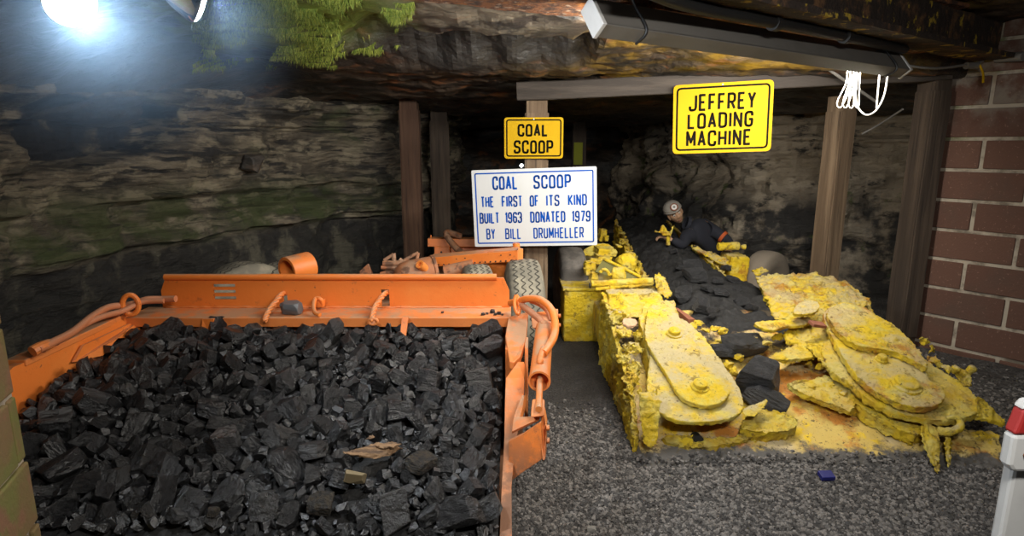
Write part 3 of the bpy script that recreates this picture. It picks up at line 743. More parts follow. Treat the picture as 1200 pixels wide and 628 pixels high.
b = MB(); c = at_y(611, 194, 4.42); b.lathe(c, (0, -1, 0), [(0, .012), (.008, .012), (.016, .008), (.020, .001)], 16); b.build('bulb', DIMLAMP, root, True, angle=80)
b = MB(); b.lathe(c + Vector((0, .05, 0)), (0, -1, 0), [(0, .014), (.048, .015)], 16); b.box(c + Vector((.02, .03, 0)), (.05, .03, .02)); b.build('holder', BLACK, root)
# ------------------------------------------------------------------ the orange coal scoop
SCOOP = thing('coal_scoop', (-.95, 3.0, 0), 'orange coal scoop vehicle with its wide front bucket heaped with black coal', 'mining vehicle')
YB = at(600, 360, 3.19).y; XL, XR = -1.86, -.014; ZL = .653; ZT = .815
def perforated(mb, x0, x1, z0, z1, y, th, holes):
    xs = sorted({x0, x1, *[h[0] for h in holes], *[h[1] for h in holes]}); zs = sorted({z0, z1, *[h[2] for h in holes], *[h[3] for h in holes]})
    for a, b_ in zip(xs, xs[1:]):
        for c, d in zip(zs, zs[1:]):
            m_, n_ = (a + b_) / 2, (c + d) / 2
            if any(h[0] < m_ < h[1] and h[2] < n_ < h[3] for h in holes): continue
            mb.box((m_, y, n_), (b_ - a, th, d - c))
def hx(px): return at_y(px, 345, YB).x
def hzz(py): return at_y(600, py, YB).z
b = MB(); holes = []
for ya, yb in ((332.5, 336), (339.5, 343), (347, 350.5)): holes.append((hx(251), hx(277), hzz(yb), hzz(ya)))
holes.append((hx(332), hx(337), hzz(357), hzz(343))); holes.append((hx(447), hx(456.5), hzz(361), hzz(339)))
perforated(b, XL + .06, XR - .06, ZL, ZT, YB, .012, holes)
for s, x in ((1, XL), (-1, XR)):
    b.prism([(x, YB - .006, ZL), (x + s * .06, YB - .006, ZL), (x + s * .06, YB - .006, ZT), (x + s * .03, YB - .006, ZT), (x, YB - .006, ZT - .07)], (0, .012, 0))
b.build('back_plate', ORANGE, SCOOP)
b = MB(); b.tube([(XL + .03, YB - .008, ZT + .005), (at_y(582, 325, YB).x, YB - .008, ZT + .005)], .017, 14); b.build('top_rail', ORANGE, SCOOP, True)
YF = at(600, 372, 3.0).y
# ledge beam in front of the plate
b = MB(); n = 40; rings = []
for i in range(n + 1):
    x = -1.945 + (1.94) * i / n; w = .004 * noise.noise(Vector((x * 9, 0, 0)))
    rings.append([b.bm.verts.new(p) for p in ((x, YF + w, ZL - .048), (x, YF + w, ZL - .004), (x, YF + .006 + w, ZL), (x, YB + .01, ZL), (x, YB + .01, ZL - .048))])
for r, s in zip(rings, rings[1:]):
    for k_ in range(5): b.face((r[k_], r[(k_ + 1) % 5], s[(k_ + 1) % 5], s[k_]))
b.face(rings[0]); b.face(rings[-1]); b.build('ledge', ORANGED, SCOOP)
b = MB()
P_ = [Vector((XL + .02 + (XR - XL - .06) * j / 160, YB - .010, ZL + .003 + .004 * noise.noise(Vector((j * .31, 0, 0))))) for j in range(161)]
b.tube(P_, .008, 6, rfun=lambda s_: .75 + .6 * noise.noise(Vector((s_ * 40, 3, 0))))
b.build('weld_bead', ORANGED, SCOOP, True)
for px in (243, 472):
    p = at(px, 373, 2.985); b = MB()
    b.prism([p + Vector((-.02, -.01, .0)), p + Vector((.035, -.01, .0)), p + Vector((.03, -.012, -.13)), p + Vector((-.035, -.03, -.13))] if px < 300 else
            [p + Vector((-.002, -.012, .01)), p + Vector((.030, -.012, .01)), p + Vector((.012, -.10, -.17)), p + Vector((-.012, -.10, -.17))], (0, .014, 0))
    b.build('liner_strip', ORANGE, SCOOP)
# bucket shell
b = MB()
b.box((-.98, 2.30, .07), (1.90, 1.36, .03), Euler((radians(2), 0, 0)))
b.build('bucket_floor', ORANGED, SCOOP)
b = MB(); b.box((-.97, 2.965, .34), (1.90, .02, .53)); b.build('bucket_back', ORANGED, SCOOP)
b = MB()
prof = [(1.62, .08), (3.0, .08), (3.0, ZL), (2.45, ZL - .005), (2.2, .655), (2.0, .58), (1.75, .30), (1.62, .12)]
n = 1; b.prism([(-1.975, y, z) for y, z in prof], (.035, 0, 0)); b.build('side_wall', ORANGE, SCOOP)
b = MB(); b.bar((-1.985, 2.98, ZL + .004), (-1.975, 2.25, ZL - .002), .085, .03, bev=.006); b.build('side_rail', ORANGED, SCOOP)
b = MB(); b.prism([(-1.93, 2.99, ZL - .03), (-1.93, 2.55, ZL - .03), (-1.93, 2.48, .57), (-1.90, 2.62, .55), (-1.89, 2.72, .60), (-1.88, 2.9, .55)], (.012, 0, 0)); b.build('liner_plate', ORANGE, SCOOP)
def hose(pts, r, name='hose', parent=SCOOP, mat=None):
    return MB().tube(smooth(pts, 8), r, 12).build(name, mat or HOSE, parent, True)
hose([at(206, 350, 3.06), at(190, 350.5, 3.06), at(172, 351, 3.03), at(152, 357, 3.0), at(128, 360, 2.9), at(108, 371, 2.76), at(85, 389, 2.6), at(62, 401, 2.45), at(44, 410, 2.36)], .017)
hose([at(192, 352.5, 3.03), at(166, 354, 3.0), at(145, 364, 2.93), at(120, 371, 2.8), at(100, 380, 2.7), at(75, 395, 2.55), at(50, 410, 2.40)], .014)
hose([at(140, 368, 2.93), at(112, 374, 2.85), at(90, 386, 2.65), at(66, 402, 2.48)], .012)
b = MB(); c = at(153, 357, 2.97); b.tube(smooth([c + Vector((.032 * cos(a), .012 * cos(a), .05 * sin(a))) for a in [2 * pi * i / 12 for i in range(13)]], 3), .013, 10); b.build('hose_ring', ORANGE, SCOOP, True)
b = MB(); b.tube(smooth([at(38, 412, 2.35), at(47, 407, 2.38), at(58, 403, 2.44)], 6), .022, 10); b.build('hose_coupling', ORANGED, SCOOP, True)
# wire ropes hanging through the back plate
def braid(pts, r):
    P = smooth(pts, 10); fr = frames(P); m = MB()
    for ph in (0, 2 * pi / 3, 4 * pi / 3):
        m.tube([p + (u * cos(ph + i * .55) + w * sin(ph + i * .55)) * r * .55 for i, (p, (t, u, w)) in enumerate(zip(P, fr))], r * .6, 8)
    return m.build('wire_rope', ORANGED, SCOOP, True)
braid([at(335, 343, 3.2), at(329, 346, 3.12), at(320, 357, 3.07), at(313, 368, 2.99), at(310, 376, 2.96)], .013)
braid([at(455, 342, 3.2), at(449, 346, 3.12), at(441, 357, 3.07), at(437, 368, 2.99), at(436, 377, 2.95)], .013)
b = MB(); c = at(437, 377, 2.95); b.tube(smooth([c + Vector((.022 * cos(a), .004, .014 * sin(a))) for a in [2 * pi * i / 10 for i in range(11)]], 3), .008, 8); b.build('rope_eye', ORANGED, SCOOP, True)
b = MB(); b.tube(smooth([at(375, 369, 3.0), at(369, 366, 3.02), at(367.5, 358, 3.06), at(370, 350, 3.10), at(376, 351, 3.10), at(378, 358, 3.12)], 6), .011, 10)
b.box(at(376, 355, 3.13), (.035, .05, .035), None, .004); b.build('hook', ORANGE, SCOOP, True)
# right-hand arm of the bucket
b = MB(); dn = (0, 0, -.035)
b.prism([at(596, 371, 2.97), at(619, 365, 3.04), at(617, 394, 2.80), at(610, 417, 2.62), at(602, 425, 2.585), at(597, 423, 2.59), at(592, 394, 2.80)], dn); b.build('arm_cap', ORANGED, SCOOP, bevel=.004)
b = MB()
L_ = [(613, 424, 2.585), (607, 424, 2.58), (593, 443, 2.48), (592, 463, 2.41), (591.5, 490, 2.34), (591, 517, 2.27), (588, 570, 2.10), (585, 640, 1.92)]
R_ = [(614, 424, 2.585), (615, 428, 2.58), (614.5, 443, 2.48), (614, 463, 2.41), (611, 490, 2.34), (604, 517, 2.27), (599.5, 570, 2.10), (600, 640, 1.92)]
LL = [at(*q) for q in L_]; RR = [at(*q) for q in R_]
va = [b.bm.verts.new(p) for p in LL]; vb = [b.bm.verts.new(p) for p in RR]
lo_ = lambda p, s=0: Vector((p.x - s, p.y, max(.03, p.z - .34)))
vc = [b.bm.verts.new(lo_(p)) for p in LL]; vd = [b.bm.verts.new(lo_(p, .045)) for p in RR]
for i in range(len(va) - 1):
    for q in ((va[i], vb[i], vb[i + 1], va[i + 1]), (va[i], va[i + 1], vc[i + 1], vc[i]), (vb[i], vd[i], vd[i + 1], vb[i + 1]), (vc[i], vc[i + 1], vd[i + 1], vd[i])): b.face(q)
b.face((va[0], vc[0], vd[0], vb[0])); b.face((va[-1], vb[-1], vd[-1], vc[-1]))
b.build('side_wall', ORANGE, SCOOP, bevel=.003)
b = MB(); b.box((-.012, 2.78, .36), (.035, .44, .48)); b.build('side_plate', ORANGED, SCOOP)
b = MB(); b.prism([at(615, 395, 2.8), at(619, 395, 2.8), at(619, 470, 2.36), at(615, 465, 2.36)], (.0, .03, -.10)); b.build('outer_rib', ORANGED, SCOOP)
b = MB()
b.prism([at(614.5, 463, 2.33), at(611.5, 463, 2.33), at(602, 488, 2.24), at(600, 505, 2.19), at(609, 488, 2.235), at(612, 478, 2.27)], (.012, .01, -.012))
b.prism([at(602, 488, 2.24), at(633, 488, 2.20), at(631.5, 490.5, 2.18), at(600, 505.5, 2.18)], (0, .01, -.014)); b.build('upper_gusset', ORANGED, SCOOP, bevel=.002)
b = MB()
b.prism([at(596, 517, 2.19), at(613, 509, 2.165), at(634, 495, 2.12), at(636, 538, 2.12), at(615, 552, 2.155), at(596, 566, 2.19)], (0.004, .018, 0)); b.build('front_plate', ORANGE, SCOOP, bevel=.003)
b = MB(); c = at(637, 506, 2.14); b.prism([at(634, 488, 2.2), at(637, 484, 2.2), at(640, 500, 2.14), at(639, 538, 2.10), at(636, 540, 2.10), at(634, 520, 2.12)], (.008, .06, 0))
for py in (501, 516): b.lathe(at(640, py, 2.14), (1, 0, 0), [(0, .011), (.012, .011)], 6)
b.build('bolted_flange', ORANGED, SCOOP, bevel=.002)
b = MB(); b.prism([at(648, 362, 2.85), at(654, 362, 2.85), at(654, 392, 2.7), at(648, 392, 2.7)], (.0, .03, -.01))
for py in (370, 381): b.lathe(at(654, py, 2.78), (1, 0, 0), [(0, .010), (.012, .010)], 6)
b.build('bolted_flange', ORANGE, SCOOP, bevel=.002)
b = MB(); b.hull([at(622, 366, 2.98), at(648, 364, 2.98), at(648, 386, 2.86), at(624, 384, 2.86), at(630, 388, 2.9), at(640, 372, 3.1), at(624, 372, 3.1)]); b.build('cylinder_bracket', ORANGE, SCOOP, bevel=.004)
# hydraulic cylinder
ca = at(638, 384, 2.80); cb = at(632, 447, 2.30); cx = (cb - ca); CL = cx.length; cx.normalize()
b = MB(); b.lathe(ca, cx, [(0, .030), (.004, .040), (CL - .02, .041), (CL - .018, .0435), (CL, .0435), (CL, .036), (CL - .05, .034), (CL - .05, .001)], 36)
cyl = b.build('hydraulic_cylinder', ORANGED, SCOOP, True)
ce = at(631.5, 476, 2.15)
b = MB(); b.lathe(ca + cx * (CL - .08), ce - (ca + cx * (CL - .08)), [(0, .0125), ((ce - ca).length - CL + .10, .0125)], 20); b.build('piston_rod', ORANGED, cyl, True)
b = MB(); b.hull([at(624, 468, 2.2), at(634, 466, 2.2), at(638.5, 469, 2.2), at(638, 487, 2.14), at(622, 489, 2.14), at(623, 475, 2.2), at(625, 470, 2.27), at(638, 470, 2.27), at(636, 489, 2.2), at(624, 489, 2.2)]); b.build('clevis', ORANGED, cyl, bevel=.005)
b = MB(); b.tube(smooth([at(633.5, 427, 2.37), at(633, 423, 2.36), at(634, 417, 2.40), at(637, 408, 2.45)], 5), .013, 12); b.lathe(at(632.5, 428, 2.40), at(633, 421, 2.34) - at(632.5, 428, 2.40), [(0, .018), (.03, .018)], 14); b.build('hose_fitting', ORANGED, cyl, True)
b = MB(); b.lathe(at(637, 388, 2.78), (0, -.2, 1), [(-.02, .018), (.012, .018), (.014, .022), (.026, .022), (.028, .014), (.05, .014)], 14); b.build('hose_fitting', ORANGED, cyl, True)
hose([at(598, 355, 3.05), at(608, 353, 2.98), at(618, 350, 2.92), at(632, 351, 2.86), at(645, 361, 2.78), at(650.5, 378, 2.68), at(649, 394, 2.56), at(642, 407, 2.46), at(637, 414, 2.42)], .0175, mat=ORANGE)
hose([at(608, 356, 2.98), at(616, 361, 2.92), at(626, 369, 2.86), at(634, 376, 2.80), at(636.5, 383, 2.78)], .0165)
hose([at(622, 352, 3.0), at(634, 357, 2.96), at(643, 366, 2.94), at(646, 376, 2.92)], .014)
b = MB(); b.tube(smooth([at(605, 346, 2.97), at(603, 353, 2.96), at(604, 362, 2.94), at(607, 368, 2.92), at(609, 360, 2.95), at(607, 350, 2.97), at(604.5, 346, 2.97)], 5), .010, 10); b.build('hose_ring', ORANGE, SCOOP, True)

# behind the plate: chassis, tyres, tank, levers, frame
b = MB(); b.box((-.95, 3.95, .30), (1.5, 1.3, .28), None, .03); b.box((-.35, 5.0, .32), (.8, 1.2, .28), None, .03); b.build('chassis', ORANGEB, SCOOP)
def tyre(c, R_, w, yaw, parent, mat, tread=True, seed=0, name='tyre'):
    axv = Vector((cos(yaw), sin(yaw), 0)); c = Vector(c); h = w / 2; m = MB()
    m.lathe(c - axv * h, axv, [(.01, R_ * .45), (0, R_ * .55), (-.008, R_ * .75), (.006, R_ * .90), (.02, R_ * .965), (.05, R_ * .992), (h, R_), (w - .05, R_ * .992), (w - .02, R_ * .965), (w - .006, R_ * .90), (w + .008, R_ * .75), (w, R_ * .55), (w - .01, R_ * .45)], 64)
    t = m.build(name, mat, parent, True, angle=60)
    m = MB(); m.lathe(c - axv * (h - .04), axv, [(0, .05), (0, R_ * .47), (w - .08, R_ * .47), (w - .08, .05)], 32); m.build('wheel_rim', ORANGED if tread else YRUST, t, True)
    if tread:
        m = MB(); u0 = Vector((-sin(yaw), cos(yaw), 0)); K = 44
        def P(a, s): return c + axv * (s * w) + (u0 * cos(a) + Vector((0, 0, 1)) * sin(a)) * (R_ * (1.0015 - .03 * (2 * s) ** 6))
        for lane in (-.30, -.10, .10, .30):
            for i in range(K):
                a0 = 2 * pi * i / K; a1 = a0 + pi / K; a2 = a0 + 2 * pi / K; d = .065; e = .022 
                for (x0, s0), (x1, s1) in (((a0, lane - d), (a1, lane + d)), ((a1, lane + d), (a2, lane - d))):
                    da = .013
                    m.poly([P(x0 - da, s0), P(x0 + da, s0 ), P(x1 + da, s1), P(x1 - da, s1)])
        m.build('tread_groove', TREAD, t)
    return t
tyre((.080, 4.02, .365), .37, .235, radians(4), SCOOP, TYREL)
tyre((-.235, 3.98, .345), .36, .20, radians(10), SCOOP, TYREL)
tyre((-1.80, 3.92, .365), .37, .24, radians(-38), SCOOP, TYREL, seed=2)
tyre((-1.62, 4.12, .35), .35, .20, radians(-20), SCOOP, TYREL, seed=2)
b = MB(); b.hull([at(545, 316, 4.25), at(570, 306, 4.2), at(609, 306, 4.25), at(609, 330, 4.3), at(597, 332, 4.3), at(570, 330, 4.4), at(609, 315, 4.6), at(560, 320, 4.6)]); b.build('mudguard', ORANGE, SCOOP, bevel=.004)
b = MB(); c = at(336, 318, 3.42); b.lathe(c, (.58, .81, .06), [(.10, .001), (.10, .062), (.0, .064), (0, .082), (.005, .084), (.15, .084), (.155, .075), (.155, .001)], 40); lampc = b.build('headlight_tube', ORANGE, SCOOP, True)
b = MB(); b.lathe(c + Vector((.045, .065, 0)), (-.58, -.81, -.06), [(0, .062), (.01, .05), (.015, .001)], 24); b.build('headlight_glass', GREYSTEEL, lampc, True)
b = MB(); b.box(c + Vector((.06, .06, -.15)), (.06, .06, .24)); b.build('headlight_bracket', ORANGED, lampc)
ta = at(462, 325, 4.05); tb_ = at(511, 317, 4.15)
b = MB(); b.lathe(ta, tb_ - ta, [(0, .001), (.01, .05), (.05, .088), (.10, .1), (.26, .105), (.265, .112), (.285, .112), (.29, .09), (.30, .001)], 36); tank = b.build('tank', ORANGEB, SCOOP, True)
b = MB(); nz = at(493, 308, 4.0); b.lathe(nz + Vector((.03, .05, -.06)), Vector((-.4, -.7, .6)), [(0, .03), (.09, .03), (.09, .016), (.07, .015), (.07, .001)], 20); b.build('filler_neck', ORANGE, tank, True)
for pts, r in (([(449, 309), (483, 308)], .022), ([(462, 317), (474, 305), (490, 296)], .012), ([(490, 296), (488, 307)], .012), ([(450, 305), (461, 298)], .012), ([(461, 297), (462, 308)], .016),
               ([(447, 313), (470, 314)], .016), ([(468, 304), (476, 308), (500, 307)], .016), ([(446, 321), (455, 319), (468, 320), (476, 322)], .014)):
    b = MB(); b.tube(smooth([at(x, y, 4.15) for x, y in pts], 5), r, 10); b.build('control_lever' if r < .013 else 'pipe', ORANGEB, SCOOP, True)
b = MB(); b.hull([at(421, 318, 4.2), at(432, 308, 4.2), at(436, 321, 4.2), at(422, 325, 4.2), at(425, 318, 4.4), at(438, 322, 4.4)]); b.build('lever_box', ORANGEB, SCOOP, bevel=.006)
b = MB(); b.prism([at(501, 279.5, 4.9), at(562, 280, 4.9), at(600, 281, 4.9), at(600, 290, 4.9), at(501, 289, 4.9)], (0, .10, 0)); b.prism([at(509, 289, 4.9), at(527, 289, 4.9), at(527, 303, 4.9), at(509, 303, 4.9)], (0, .06, 0))
b.box(at(505, 277.5, 4.93), (.012, .012, .03)); b.build('rear_frame', ORANGE, SCOOP, bevel=.004)
b = MB(); b.prism([at(527, 283, 4.97), at(600, 283, 4.97), at(600, 306, 4.97), at(527, 306, 4.97)], (0, .05, 0)); b.build('rear_panel', ORANGED, SCOOP)
b = MB(); b.lathe(at(517, 295.5, 4.895), (0, 1, 0), [(0, .008), (.004, .008)], 12); b.build('bolt_hole', BLACK, SCOOP)
hose([at(547, 300, 4.6), at(538, 294, 4.65), at(528, 283, 4.75), at(523, 275, 4.8), at(526, 272.5, 4.85), at(540, 277, 4.9)], .026, mat=ORANGEB)
pa, pb = at(503, 306.5, 4.35), at(607, 300.5, 4.08)
b = MB(); b.prism([at(503, 302, 4.35), at(607, 293.5, 4.08), at(607, 306.5, 4.08), at(512, 312.5, 4.33), at(503, 310.5, 4.35)], (.01, .16, .0)); pbm = b.build('perforated_beam', ORANGE, SCOOP, bevel=.004)
b = MB()
for i in range(17):
    s = i / 16; px = 508 + 97 * s; b.lathe(at(px, 310.6 - 5.6 * s, 4.339 - .262 * s - .004), (0, 1, 0), [(0, .0055), (.004, .0055)], 10)
for px, py in ((535, 303.5), (545, 302.5), (587, 299), (598, 298.5)): b.lathe(at(px, py, 4.339 - .262 * (px - 508) / 97 - .004), (0, 1, 0), [(0, .0045), (.004, .0045)], 10)
b.build('bolt_hole', BLACK, pbm)
b = MB(); b.prism([at(571, 295, 4.2), at(606, 293, 4.08), at(610, 291, 4.3), at(585, 292, 4.4)], (0, 0, -.02)); b.build('beam_top', ORANGED, pbm)
b = MB(); b.hull([at(607, 290, 4.08), at(613, 292, 4.12), at(613, 312, 4.12), at(607, 312, 4.08), at(613, 291, 4.4), at(608, 291, 4.4), at(613, 312, 4.4), at(608, 312, 4.4)]); b.build('end_box', ORANGED, SCOOP, bevel=.004)
b = MB(); b.lathe(at(605, 293, 4.3), (0, 0, 1), [(-.05, .026), (.05, .026)], 16); b.build('pivot_pin', ORANGE, SCOOP, True)
b = MB(); b.tube([at(521, 319, 4.2), at(555, 312, 4.2)], .05, 16); b.build('pipe', ORANGEB, SCOOP, True)
b = MB(); b.hull([at(553, 319, 4.15), at(561, 310, 4.15), at(566, 312, 4.15), at(560, 322, 4.15), at(556, 319, 4.3), at(566, 313, 4.3)]); b.build('elbow', TANP, SCOOP, bevel=.006)
# ------------------------------------------------------------------ the yellow loading machine
LOADER = thing('loading_machine', (1.4, 4.2, 0), 'yellow crusted coal loading machine with two gathering arms, coal on its conveyor', 'mining vehicle')
SL = .345; ND = Vector((0, -SL, 1)).normalized()
def deck_z(y): return .02 + SL * (y - 2.70)
def pd(px, py, off): return on_plane(px, py, Vector((0, 2.70, .02)) + ND * off, ND)
def plate(name, px, off, th, mat, crust=.011, disp=.012, parent=LOADER, bevel=0, ds=.05):
    b = MB(); b.prism([pd(x, y, off) for x, y in px], -ND * th)
    return b.build(name, mat, parent, crust=crust, disp=disp, dscale=ds, bevel=bevel)
def rnd_px(px, k=4):
    P = smooth([Vector((x, y, 0)) for x, y in px], k, True); return [(p.x, p.y) for p in P]
# the pan
def pan(u, v):
    e = u in (0.0, 1.0) or v in (0.0, 1.0)
    x = .62 + 1.72 * u; y = 2.56 + 1.29 * v
    y0 = 2.56 + .10 * fbm(Vector((x * 2.2, 1, 0)), 4) + .05 * sstep(1.5, 1.0, x); y = y0 + (3.85 - y0) * v
    z = max(-.02, deck_z(y)) + .016 * fbm(Vector((x * 7, y * 7, 2)), 5) + .02 * sstep(.0, .08, v) - .01
    z -= .10 * sstep(1.9, 2.3, x) * sstep(2.8, 3.4, y)
    if e: z = -.04
    return Vector((x, y, z))
grid_mesh('pan', 130, 110, pan, DECK, LOADER)
# left wall of the head
b = MB(); b.prism([(.60, y, z) for y, z in ((2.74, -.03), (2.74, .06), (2.80, .15), (2.95, .26), (3.3, .36), (3.7, .49), (3.96, .53), (3.96, -.03))], (.045, 0, 0))
b.build('side_plate', YELLOW, LOADER, crust=.009, disp=.028, dscale=.08)
def blob(name, pts, mat, crust=.011, disp=.018, parent=LOADER, ds=.05):
    return MB().hull(pts).build(name, mat, parent, crust=crust, disp=disp, dscale=ds)
def lump(name, px, py, off, sx, sy, sz, mat, seed, crust=.009, disp=.02):
    r = random.Random(seed); c = pd(px, py, off); pts = []
    for i in range(14):
        d = Vector((r.gauss(0, 1), r.gauss(0, 1), r.gauss(0, 1))).normalized(); pts.append(c + Vector((d.x * sx, d.y * sy, d.z * sz)))
    return blob(name, pts, mat, crust, disp)
# broken crust between the left wall and the gathering disc
for i, (px, py, off, sx, sy, sz) in enumerate([(722, 372, .10, .06, .08, .06), (731, 391, .11, .05, .07, .05), (742, 409, .10, .055, .06, .05), (730, 420, .09, .04, .07, .05), (744, 432, .10, .05, .05, .05), (738, 445, .08, .05, .07, .05),
        (733, 408, .12, .03, .04, .04), (748, 395, .07, .05, .07, .05), (737, 462, .07, .04, .06, .05)]):
    lump('crusted_casting', px, py, off + .035, sx * 1.25, sy * 1.2, sz * 1.2, (YTAN, YELLOW)[i % 2], i + 10, .008, .03)
b = MB(); b.lathe(pd(738, 377, .155), ND, [(-.02, .05), (.0, .05), (.006, .045)], 20); b.build('bare_patch', TANP, LOADER, crust=.007, disp=.01)
# left gathering arm
disc = rnd_px([(759, 432), (757, 449), (760, 464), (769, 479), (782, 488), (797, 493), (817, 494.5), (838, 493), (855, 490), (868, 484), (873, 473), (868, 455), (857, 438), (843, 417), (824, 392), (800, 372), (778, 372), (764, 400)], 3)
plate('gathering_disc', disc, .165, .035, YTAN, .009, .008)
arm = rnd_px([(757, 372), (755, 388), (758, 402), (766, 415), (774, 428), (782, 440), (790, 455), (800, 466), (812, 472), (828, 475), (843, 472), (854, 464), (855, 455), (847, 441), (834, 425), (820, 407), (808, 389), (797, 371), (789, 357), (772, 353), (760, 358)], 3)
arm_o = plate('gathering_arm', arm, .20, .035, YTAN, .008, .007)
for px, py, r in ((790, 391, .034), (820, 453, .036)):
    c = pd(px, py, .20); b = MB(); b.lathe(c, ND, [(-.01, r * 1.35), (.006, r * 1.3), (.009, r), (.028, r * .97), (.033, r * .8)], 28); b.build('pivot_bolt', YTAN, arm_o, True, angle=40)
b = MB(); c = pd(818, 470, .0); b.lathe(c, ND, [(-.05, .15), (.10, .13), (.135, .12)], 40); b.build('hub', YELLOW, LOADER, crust=.010, disp=.012)
plate('skirt_lip', rnd_px([(774, 512), (800, 523), (840, 523), (878, 515), (882, 507), (840, 510), (790, 507)], 3), .035, .05, YELLOW, .010, .018)
b = MB(); c = pd(821, 519, .045); b.lathe(c + Vector((0, .09, -.01)), (0, -1, .1), [(0, .024), (.06, .026)], 16); b.build('drain_hole', BLACK, LOADER)
b = MB(); b.prism([at(756, 350, 3.75), at(791, 350, 3.75), at(800, 378, 3.6), at(775, 430, 3.3), at(760, 420, 3.32), at(748, 372, 3.62)], (0, .03, -.16)); b.build('arm_housing', YTAN, LOADER, crust=.010, disp=.012)
# front left horn
blob('guide_horn', [at(746, 456, 2.92), at(757, 466, 2.9), at(770, 459, 2.95), at(776, 470, 2.90), at(775, 482, 2.9), at(772, 520, 2.86), at(763, 527, 2.86), at(752, 521, 2.88), at(747, 480, 2.9), at(760, 470, 3.05), at(765, 510, 3.02)], YTAN, .008, .014)
for a in ((749, 458, 2.93), (768, 460, 2.93)): lump('horn_tip', a[0], a[1], .19, .022, .025, .035, YTAN, int(a[0]), .007, .01)
# knuckle right of the left disc
plate('knuckle_plate', rnd_px([(866, 500), (885, 505), (915, 506), (936, 499), (934, 488), (915, 480), (890, 478), (872, 487)], 3), .085, .09, YELLOW, .009, .018)
blob('knuckle', [at(869, 478, 3.0), at(893, 479, 2.98), at(902, 470, 3.02), at(898, 466, 3.03), at(895, 480, 2.97), at(884, 490, 2.94), at(872, 488, 2.95), at(868, 483, 2.97), at(880, 478, 3.1)], YTAN, .007, .010)
for i, (px, py, s) in enumerate([(848, 402, .05), (859, 414, .045), (866, 418, .04), (855, 428, .045), (862, 436, .05), (849, 413, .04), (882, 455, .035), (864, 410, .03)]):
    lump('crusted_casting', px, py, .07, s, s * 1.1, s * .9, YTAN if i % 2 else YELLOW, 40 + i, .008, .016)
for i, (px, py) in enumerate([(818, 379), (811, 383), (826, 388), (838, 385), (846, 388)]): lump('crusted_casting', px, py, .10, .05, .035, .03, YELLOW, 60 + i, .008, .014)
b = MB(); b.prism([at(789, 359, 3.82), at(795, 361, 3.84), at(815, 374, 3.72), at(807, 374, 3.66)], (0, 0, -.05)); b.build('angle_iron', COPPER, LOADER, bevel=.003)
# right gathering arm
disc = rnd_px([(962, 406), (966, 421), (978, 437), (1000, 452), (1016, 466), (1040, 479), (1070, 488), (1100, 492), (1128, 491), (1146, 484), (1149, 474), (1142, 458), (1122, 443), (1102, 430), (1082, 418), (1040, 400), (1000, 390), (975, 392)], 3)
plate('gathering_disc', disc, .165, .05, YELLOW, .010, .014)
arm = rnd_px([(964, 366), (970, 384), (980, 404), (992, 424), (1004, 440), (1018, 452), (1040, 466), (1065, 475), (1090, 477), (1107, 470), (1110, 460), (1098, 448), (1088, 436), (1086, 424), (1070, 404), (1058, 386), (1030, 368), (1000, 354), (980, 354)], 3)
arm_o = plate('gathering_arm', arm, .215, .05, YRUST, .010, .012)
plate('arm_ridge', rnd_px([(968, 366), (985, 392), (1010, 405), (1050, 412), (1086, 430), (1088, 422), (1072, 400), (1056, 385), (1028, 367), (1000, 354), (982, 355)], 3), .255, .05, YRUST, .010, .014)
for px, py, r in ((1033, 421, .025), (1062, 450, .058)):
    c = pd(px, py, .215); b = MB(); b.lathe(c, ND, [(-.01, r * 1.3), (.004, r * 1.25), (.008, r), (.020, r * .97), (.026, r * .8)], 28); b.build('pivot_bolt', YRUST if r > .03 else YELLOW, arm_o, True, angle=40)
b = MB(); c = pd(1072, 468, .0); b.lathe(c, ND, [(-.05, .16), (.10, .14), (.135, .13)], 40); b.build('hub', YELLOW, LOADER, crust=.010, disp=.014)
plate('hub_skirt', rnd_px([(1000, 470), (1030, 490), (1064, 506), (1080, 508), (1086, 496), (1060, 484), (1020, 466), (1004, 455), (985, 450)], 3), .10, .09, YELLOW, .010, .02)
plate('skirt_lip', rnd_px([(985, 470), (1020, 490), (1060, 512), (1078, 515), (1080, 505), (1050, 492), (1010, 470), (985, 458)], 3), .05, .05, YELLOW, .010, .016)
plate('flaking_flange', rnd_px([(922, 446), (934, 457), (958, 467), (982, 476), (1000, 481), (1005, 470), (1000, 458), (985, 446), (967, 438), (948, 443)], 3), .10, .05, YELLOW, .009, .018)
plate('flaking_flange', rnd_px([(901, 416), (915, 421), (938, 420), (965, 415), (974, 405), (955, 398), (930, 402)], 3), .14, .035, YELLOW, .009, .016)
plate('tongue_plate', rnd_px([(883, 377), (893, 384), (908, 386.5), (922, 382), (940, 381), (952, 376), (945, 370), (920, 373), (900, 374)], 3), .17, .03, YRUST, .008, .010)
blob('arm_bracket', [at(916, 390, 3.62), at(940, 366, 3.75), at(966, 364, 3.72), at(985, 402, 3.45), at(972, 410, 3.42), at(940, 408, 3.45), at(920, 402, 3.52), at(960, 380, 3.9)], YELLOW, .010, .03)
blob('arm_bracket', [at(936, 402, 3.5), at(964, 396, 3.5), at(990, 420, 3.35), at(1000, 446, 3.2), at(978, 440, 3.2), at(962, 424, 3.3), at(950, 412, 3.35), at(975, 420, 3.5)], YELLOW, .010, .03)
for i, (px, py, s) in enumerate([(912, 395, .05), (926, 412, .04), (898, 404, .05), (885, 398, .04), (952, 452, .05), (970, 452, .05), (990, 462, .05), (940, 448, .035), (962, 430, .05), (948, 426, .03)]):
    lump('crusted_casting', px, py, .085, s, s * .9, s * .7, YELLOW if i % 3 else YRUST, 80 + i, .008, .016)
b = MB(); c = pd(958, 380, .22); b.box(c, (.10, .05, .02), Euler((.3, .2, .3))); b.build('steel_chip', COPPER, LOADER, bevel=.004)
